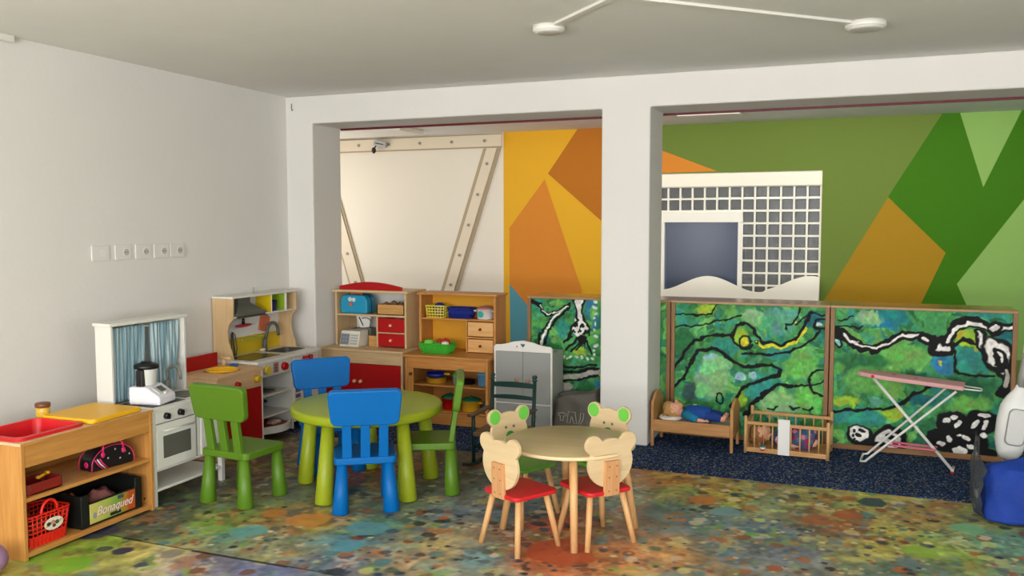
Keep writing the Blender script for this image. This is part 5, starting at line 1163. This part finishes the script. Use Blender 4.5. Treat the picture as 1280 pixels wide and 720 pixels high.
def doll(name, label, loc, rz, hair, shirt, sleeve, legs, k=1.0, roll=0):
    """a doll lying on its back along +x, its face towards +z"""
    t = thing(name, label, 'doll', loc, rz); R_ = Matrix.Rotation(roll, 4, 'X')
    b = MB()
    b.ball((0, 0, .066), .058, .052, .060, 22, R_).ball((.022, 0, .090), .042, .044, .040, 18, R_)
    b.ball((.020, 0, .132), .009, .009, .012, 12, R_); b.ball((.03, .024, .104), .020, .018, .018, 12, R_).ball((.03, -.024, .104), .020, .018, .018, 12, R_); b.ball((.052, 0, .100), .016, .018, .02, 12, R_)
    for s in (-1, 1): b.ball((.004, s*.052, .066), .014, .007, .012, 10, R_)
    b.tube([(.04, 0, .055), (.085, 0, .05)], [.022, .026], 12, R_); b.tube([(.075, 0, .05), (.14, 0, .055), (.20, 0, .052), (.235, 0, .05)], [.035, .052, .05, .045], 16, R_)
    for s in (-1, 1):
        b.tube([(.095, s*.045, .055), (.14, s*.075, .045), (.185, s*.085, .03), (.225, s*.082, .025)], [.021, .019, .016, .012], 12, R_)
        hb = (.228, s*.081, .024); b.ball((.236, s*.080, .024), .014, .011, .008, 12, R_)
        for j, L in enumerate((.020, .024, .022, .017)): b.tube([(.242, s*(.072+.006*j), .025), (.242+L*.6, s*(.072+.006*j), .026), (.242+L, s*(.072+.006*j), .021)], [.0042, .004, .0034], 8, R_)
        b.tube([(.230, s*.071, .027), (.243, s*.064, .031), (.252, s*.062, .029)], [.0048, .0044, .0036], 8, R_)
        b.tube([(.225, s*.024, .048), (.29, s*.03, .05), (.35, s*.032, .035)], [.032, .027, .018], 12, R_); b.tube([(.345, s*.032, .028), (.36, s*.034, .055), (.365, s*.034, .07)], [.017, .015, .012], 10, R_)
    body = remesh(b.build('doll_body', SKIN, t), .0038, 4)
    for s in (-1, 1):
        MB().ball((.006, s*.021, .1265), .008, .0075, .005, 12, R_).build('eye', EYE, t)
    MB().ball((.046, 0, .1195), .005, .011, .004, 12, R_).build('mouth', LIP, t)
    h = MB(); rs = random.Random(4)
    h.ball((-.012, 0, .054), .061, .060, .060, 22, R_); h.ball((-.032, 0, .085), .042, .048, .042, 18, R_)
    for i in range(46):
        a, e = rs.uniform(0, 2*PI), rs.uniform(-1.2, 1.0); d = Vector((-.25+.75*math.cos(e)*math.cos(a), math.cos(e)*math.sin(a), math.sin(e)*.8-.1))
        if d.x > .30 or d.z > .62 and d.x > -.1: continue
        p = Vector((-.012, 0, .056))+d.normalized()*.058; q = p+Vector((.03*rs.uniform(0, 1), .018*rs.uniform(-1, 1), -.02*rs.uniform(.2, 1))); h.tube([p, (p+q)/2+d.normalized()*.006, q], [.011, .009, .004], 8, R_)
    remesh(h.build('hair', hair, t), .005, 2)
    c = MB(); c.tube([(.078, 0, .05), (.10, 0, .054), (.14, 0, .056), (.20, 0, .053), (.262, 0, .05)], [.034, .052, .060, .058, .054], 18, R_); remesh(c.build('shirt', shirt, t), .005, 4)
    for s in (-1, 1): MB().tube([(.088, s*.034, .056), (.12, s*.062, .05), (.15, s*.080, .042), (.188, s*.087, .032)], [.032, .031, .028, .024], 14, R_).build('sleeve', sleeve, t)
    c = MB()
    for s in (-1, 1): c.tube([(.235, s*.02, .05), (.29, s*.03, .05), (.335, s*.032, .042)], [.042, .034, .027], 14, R_)
    remesh(c.build('trousers', legs, t), .005, 3)
    return t
BLH = mat('blond_hair', (176, 134, 78), .7, noise=.35, nscale=50); SH = mat('doll_blue_shirt', (16, 70, 150), .8, bump=.3); SL = mat('doll_teal_sleeve', (20, 120, 160), .8, bump=.3)
d1 = doll('baby_doll', 'blond baby doll in a blue shirt lying on the doll bed', (DX+.13, DY+.12, FC+.168), -.02, BLH, SH, SL, mat('doll_navy_trousers', (20, 56, 130), .8))
MB().prism([(.15+.014*math.cos(a/16*2*PI), .014*math.sin(a/16*2*PI)) for a in range(16)], .1155, .118, 'z').build('shirt_badge', mat('badge_print', (190, 200, 200), .6), d1)

QX, QY = -.69, 5.955
t = thing('doll_cradle', 'slatted wooden doll cot with a white board on its front', 'doll cot', (QX, QY, FC), -.045)
W, D = .52, .27; LBW = wood('cot_wood', (206, 160, 104), (186, 134, 80), 0); LBV = wood('cot_wood_upright', (214, 176, 124), (196, 150, 96), 2)
for x in (.0, W):
    for y in (0, D): MB().cyl((x, y, 0), (x, y, .243 if y == 0 else .262), .0105).ball((x, y, .243 if y == 0 else .262), .0105, .0105, .006).build('corner_post', LBV, t)
    for z in (.04, .20): MB().cyl((x, .008, z), (x, D-.008, z), .009).build('end_rail', LBW, t)
    for y in (.07, .135, .20): MB().cyl((x, y, .04), (x, y, .20), .005).build('end_bar', LBV, t)
for y in (0, D):
    dz = .0 if y == 0 else .018
    box('long_rail', LBW, t, .008, W-.008, y-.009, y+.009, .192+dz, .214+dz, .004, 2); box('long_rail', LBW, t, .008, W-.008, y-.009, y+.009, .008, .04, .004, 2)
    for i in range(8): MB().cyl((.058*(i+1), y, .038), (.058*(i+1), y, .195+dz), .0052).build('bar', LBV, t)
box('base_board', LBW, t, .008, W-.008, .009, D-.009, .03, .036)
box('white_board', mat('cot_board_white', (234, 232, 228), .5), t, .21, .285, -.0165, -.0095, .008, .245, .002)
FLO = mat('floral_dress', (90, 100, 150), .85); nt = FLO.node_tree; vv = nt.nodes.new('ShaderNodeTexVoronoi'); vv.inputs['Scale'].default_value = 38; rp = nt.nodes.new('ShaderNodeValToRGB'); rp.color_ramp.interpolation = 'CONSTANT'; e = rp.color_ramp.elements
e[0].color = rgb((60, 84, 120)); e[1].position = .4; e[1].color = rgb((150, 40, 84))
for p_, c_ in ((.55, (70, 110, 140)), (.7, (206, 120, 140)), (.82, (90, 60, 110)), (.92, (214, 190, 150))): e.new(p_).color = rgb(c_)
sp = nt.nodes.new('ShaderNodeSeparateColor'); nt.links.new(nt.nodes['Texture Coordinate'].outputs['Object'], vv.inputs['Vector']); nt.links.new(vv.outputs['Color'], sp.inputs[0]); nt.links.new(sp.outputs[1], rp.inputs[0]); nt.links.new(rp.outputs[0], nt.nodes['Principled BSDF'].inputs['Base Color'])
d2 = doll('baby_doll', 'brown haired baby doll in a floral dress lying in the slatted cot', (QX+.085, QY+.12, FC+.038), -.045, mat('brown_hair', (150, 104, 62), .7, noise=.35, nscale=50), FLO, FLO, FLO)
sk = MB(); sk.tube([(.17, 0, .055), (.23, 0, .06), (.30, 0, .062), (.345, 0, .05)], [.062, .082, .092, .088], 20)
for i, (x, y, z, r) in enumerate(((.26, .05, .075, .04), (.31, -.05, .07, .045), (.24, -.045, .07, .04), (.33, .04, .065, .045))): sk.ball((x, y, z), r, r, r*.9)
sk = remesh(sk.build('skirt', FLO, d2), .006, 5)
o = thing('toy_rattle', 'small red white and teal rattle hanging on the cot bars', 'rattle', (QX+.115, QY-.036, FC+.036), 0)
for z, r, c in ((0, .014, (206, 50, 40)), (.012, .02, (226, 222, 210)), (.024, .017, (40, 110, 120))): MB().lathe([(0, -.006), (r*.8, -.006), (r, 0), (r*.8, .006), (0, .006)], 18, (0, 0, z)).build('rattle_ring', mat('rattle_%d' % c[0], c, .4), o)
MB().cyl((0, 0, .03), (0, .0, .10), .003).build('rattle_cord', mat('cord_red', (150, 50, 44), .7), o)

# ------------------------------------------------------------------ ironing board, vacuum, blue bag
WM = mat('white_metal', (226, 226, 222), .35); PIK = mat('pink_metal', (206, 92, 122), .4)
t = thing('ironing_board', 'toy ironing board with pink cover and crossed white legs', 'ironing board', (.295, 5.985, FC), math.radians(-8))
Mi = Matrix.Translation((0, 0, .548)) @ Matrix.Rotation(math.radians(3.4), 4, 'Y')
shape = [(x_, y_*1.28+.02) for x_, y_ in ((.31, -.075), (.31, .075), (-.12, .072), (-.22, .058), (-.28, .036), (-.305, .012), (-.305, -.012), (-.28, -.036), (-.22, -.058), (-.12, -.072))]
PCV = mat('pink_cover', (200, 150, 150), .8); nt = PCV.node_tree; vv = nt.nodes.new('ShaderNodeTexVoronoi'); vv.inputs['Scale'].default_value = 9; vv.inputs['Randomness'].default_value = .4; gt = nt.nodes.new('ShaderNodeMath'); gt.operation = 'LESS_THAN'; gt.inputs[1].default_value = .14; mx = nt.nodes.new('ShaderNodeMix'); mx.data_type = 'RGBA'; mx.inputs[6].default_value = rgb((212, 160, 160)); mx.inputs[7].default_value = rgb((196, 40, 60))
nt.links.new(nt.nodes['Texture Coordinate'].outputs['Object'], vv.inputs['Vector']); nt.links.new(vv.outputs['Distance'], gt.inputs[0]); nt.links.new(gt.outputs[0], mx.inputs[0]); nt.links.new(mx.outputs[2], nt.nodes['Principled BSDF'].inputs['Base Color'])
MB().prism(shape, -.012, .014, 'z', Mi).build('board_cover', PCV, t, bevel=.006, seg=3)
MB().tube([(.30, -.055, -.002), (.395, -.045, -.002), (.405, -.03, -.002), (.405, .03, -.002), (.395, .045, -.002), (.30, .055, -.002)], .0045, 8, Mi).build('wire_rest', WM, t)
zA = .53
MB().tube([(.27, -.065, zA-.02), (-.235, -.065, .012), (-.262, -.055, .009), (-.275, .135, .009), (-.25, .145, .012), (.22, .10, zA-.015)], .0075, 10).build('leg', WM, t)
MB().tube([(-.205, -.012, zA+.015), (.262, -.012, .009)], .0095, 10).tube([(.262, -.07, .0095), (.262, .07, .0095)], .009, 10).build('leg', WM, t)
for y in (-.09, .09): MB().ball((.262, y*.8, .0095), .011, .008, .009).build('foot_cap', RED, t)
for y in (-.045, .045): MB().box(-.115, .17, y-.009, y+.009, .125, .137).build('pink_shelf_bar', PIK, t, bevel=.002)

t = thing('toy_vacuum', 'white and grey toy upright vacuum cleaner behind the blue bag', 'toy vacuum', (.745, 5.42, FC), .1)
Mv = Matrix.Rotation(math.radians(7), 4, 'Y')
VW = mat('vacuum_white', (220, 220, 218), .3); VG = mat('vacuum_grey', (136, 134, 128), .4)
b = MB(); prof = [(0, .235, 0), (.045, .24, 0), (.062, .27, 0), (.082, .34, 0), (.088, .45, 0), (.082, .53, 0), (.06, .58, 0), (.03, .625, 0), (.022, .65, 0), (0, .652, 0)]
b.lathe([(r, z) for r, z, q in prof], 30, M=Mv, sx=1, sy=.72); b.build('vacuum_body', VW, t)
MB().tube([(x, -.0655*(1-((z-.43)/.2)**2*.35)+.002, z) for x, z in rr(-.048, .048, .325, .525, .03, 5)], .0025, 6, Mv, closed=True).build('panel_seam', VG, t)
MB().prism(rr(-.045, .045, .328, .522, .03, 5), -.066, -.05, 'y', Mv).build('dust_window', mat('dust_grey', (204, 204, 202), .15), t, bevel=.006, seg=2)
MB().tube([(0, 0, .64), (0, 0, .70), (0, 0, .80), (0, 0, .84)], [.020, .022, .021, .018], 16, Mv).build('handle_tube', VG, t)
MB().tube([(0, 0, .83), (0, 0, .87), (-.004, 0, .905)], [.019, .02, .013], 16, Mv).build('handle_grip', VW, t)
MB().tube([(0, 0, .02), (0, 0, .25)], [.02, .024], 14, Mv).build('neck', VG, t); MB().prism(rr(-.12, .12, -.07, .05, .03), 0, .045, 'z').build('floor_head', VW, t, bevel=.01)

t = thing('plastic_bag', 'big blue bag slumped on the floor in front of the vacuum', 'bag', (.805, 5.09, 0), .05)
BB = mat('royal_blue_cloth', (14, 56, 150), .75, noise=.18, nscale=7, bump=.4, bscale=30); b = MB(); nu, nv = 72, 30; vs = []
for j in range(nv):
    q = j/(nv-1)
    for i in range(nu):
        a = 2*PI*i/nu; ca, sa = math.cos(a), math.sin(a); k = (abs(ca)**3+abs(sa)**3)**(-1/3)
        r = min(1, (q/.05)**.5*.94+.06) if q < .05 else 1.0-.06*((q-.05)/.95)-.94*max(0, (q-.80)/.20)**2.2
        w = 1+.035*math.sin(5*a+4*q)+.022*math.sin(9*a-7*q+1)+.016*math.sin(15*a+11*q)+.02*math.sin(11*q+2*a)
        zz = .335*q*(1+.10*ca*q*0-.05*sa*q)-.03*max(0, q-.8)*5*(.5+.5*math.sin(3*a)); vs.append((.205*ca*k*r*w+.02*q, .145*sa*k*r*w, zz))
b.add(vs, [(j*nu+i, j*nu+(i+1) % nu, (j+1)*nu+(i+1) % nu, (j+1)*nu+i) for j in range(nv-1) for i in range(nu)]+[tuple(range(nu)), tuple(range((nv-1)*nu, nv*nu))], True); b.build('bag_body', BB, t)
vs = []; nu, nv = 16, 20
for j in range(nv):
    for i in range(nu):
        u, q = i/(nu-1), j/(nv-1); a = math.radians(156+62*u); k = (abs(math.cos(a))**3+abs(math.sin(a))**3)**(-1/3)
        vs.append((.225*math.cos(a)*k*(1-.03*q)+.006*math.sin(17*q+9*u)-.02*math.sin(PI*q), .165*math.sin(a)*k+.006*math.sin(13*q-8*u), .035+(.40-.16*u*u)*q))
o = MB().add(vs, [(j*nu+i, j*nu+i+1, (j+1)*nu+i+1, (j+1)*nu+i) for j in range(nv-1) for i in range(nu-1)], True).build('clear_flap', mat('clear_plastic', (176, 180, 184), .15, trans=.92, ior=1.06, spec=.5, bump=.4, bscale=16), t)
s = o.modifiers.new('thick', 'SOLIDIFY'); s.thickness = .002

# ------------------------------------------------------------------ ceiling fittings and the back room's timbers
FIT = mat('fitting_white', (224, 222, 214), .45)
for i, (x, y, r, lb) in enumerate(((-1.505, 4.295, .082, 'flat white round ceiling fitting nearer the pillar'), (-.012, 4.812, .098, 'flat white round ceiling fitting above the ironing board side'))):
    t = thing('ceiling_fitting', lb, 'ceiling lamp', (x, y, CZ), 0, 'round ceiling fittings')
    MB().lathe([(0, -.034), (r*.80, -.034), (r*.86, -.03), (r*.86, -.027), (r*.98, -.026), (r, -.022), (r, 0), (0, 0)], 40).build('fitting_body', FIT, t); MB().lathe([(0, -.0365), (r*.72, -.0365), (r*.76, -.0335), (0, -.0335)], 36).build('fitting_lens', mat('lens_grey', (196, 194, 188), .4), t)
def duct(lb, pts, w=.016, h=.014):
    b = MB()
    for p, q in zip(pts, pts[1:]):
        d = Vector((q[0]-p[0], q[1]-p[1], 0)); L = d.length; M = Matrix.Translation((p[0], p[1], CZ-h)) @ Matrix.Rotation(math.atan2(d.y, d.x), 4, 'Z'); b.box(0, L, -w, w, 0, h, M)
    return tag(b.build('cable_duct', FIT, None, bevel=.002), lb, 'cable duct', 'ceiling cable ducts')
duct('short white cable duct running from the fitting nearer the pillar', [(-1.445, 4.235), (-1.05, 3.84)])
duct('long white cable duct running to the fitting on the right', [(-1.02, 3.84), (-.085, 4.745)])
tag(MB().box(-4.26, -4.215, 2.0, 3.45, CZ-.035, CZ).build('cable_duct', FIT, None, bevel=.003), 'white cable duct along top of left wall, cut by the frame edge', 'cable duct', 'ceiling cable ducts')
tag(MB().tube([(-4.205, YA0-.004, 2.475), (-4.203, YA0-.006, 2.44), (-4.195, YA0-.012, 2.42), (-4.185, YA0-.012, 2.425)], .003, 6).build('wire_hook', mat('dull_wire', (120, 118, 112), .4, metal=.6)), 'thin bent wire hook high on the corner pilaster', 'hook')
CRM = mat('cream_timber', (226, 212, 188), .7); BRN = mat('brown_timber_edge', (176, 158, 130), .7); BLT = mat('bolt_grey', (150, 140, 122), .5)
def timber(lb, quad, ew, bolts):
    t = thing('timber_brace', lb, 'timber', (0, 0, 0), 0, 'bolted timbers on the white bay')
    (ax, az), (bx, bz), (cx_, cz_), (dx_, dz_) = quad   # a-b bottom / left end, d-c top / right end
    def lerp(p, q, f): return (p[0]+(q[0]-p[0])*f, p[1]+(q[1]-p[1])*f)
    a, b_, c, d = quad; w = math.dist(a, b_); f = ew/w
    MB().prism([lerp(a, b_, f), lerp(a, b_, 1-f), lerp(d, c, 1-f), lerp(d, c, f)], 8.972, 8.999, 'y').build('timber_face', CRM, t)
    MB().prism([a, lerp(a, b_, f), lerp(d, c, f), d], 8.985, 8.999, 'y').build('timber_edge', BRN, t); MB().prism([lerp(a, b_, 1-f), b_, c, lerp(d, c, 1-f)], 8.985, 8.999, 'y').build('timber_edge', BRN, t)
    for i in range(bolts):
        p = lerp(lerp(a, b_, .5), lerp(d, c, .5), (i+.5)/bolts); MB().cyl((p[0], 8.972, p[1]), (p[0], 8.964, p[1]), .017, n=12).build('bolt', BLT, t)
timber('horizontal bolted cream timber under the ceiling of white bay', [(-6.49, 2.52), (-6.49, 2.365), (-3.69, 2.365), (-3.69, 2.52)], .014, 7)
timber('slanting bolted cream timber beside the yellow wall', [(-4.70, 0), (-4.49, 0), (-3.70, 2.36), (-3.91, 2.36)], .045, 7)
timber('slanting bolted cream timber at the left edge of the arch', [(-5.40, 0), (-5.19, 0), (-5.93, 2.36), (-6.14, 2.36)], .03, 7)
tag(MB().box(-5.65, -4.42, 8.02, 8.55, CZ-.045, CZ).build('ceiling_panel', mat('panel_white', (236, 232, 222), .5), None, bevel=.004), 'flat white panel fixed under the back room ceiling', 'panel')
tag(MB().box(-1.62, -1.05, 8.2, 8.34, CZ-.010, CZ).build('ceiling_strip', mat('panel_white', (236, 232, 222), .5), None, bevel=.004), 'white strip fitting on back room ceiling above the green wall', 'ceiling lamp')
o = thing('wall_camera', 'small black camera on grey bracket fixed to the horizontal timber', 'camera', (-5.19, 8.97, 2.45), 0)
MB().box(-.075, .085, -.05, 0, -.03, .035, Matrix.Rotation(.2, 4, 'Y')).build('bracket', mat('bracket_grey', (176, 178, 178), .4), o, bevel=.004); MB().box(-.05, .06, -.053, -.05, -.006, .006, Matrix.Rotation(.2, 4, 'Y')).build('bracket_slot', DGREY, o)
MB().tube([(-.05, -.03, -.02), (-.06, -.05, -.05)], .008, 8).build('camera_stem', BLACK, o); MB().ball((-.062, -.06, -.075), .026, .026, .036).build('camera_head', BLACK, o); MB().ball((-.058, -.084, -.07), .010, .006, .010).build('camera_lens', mat('brown_lens', (80, 50, 30), .2), o)
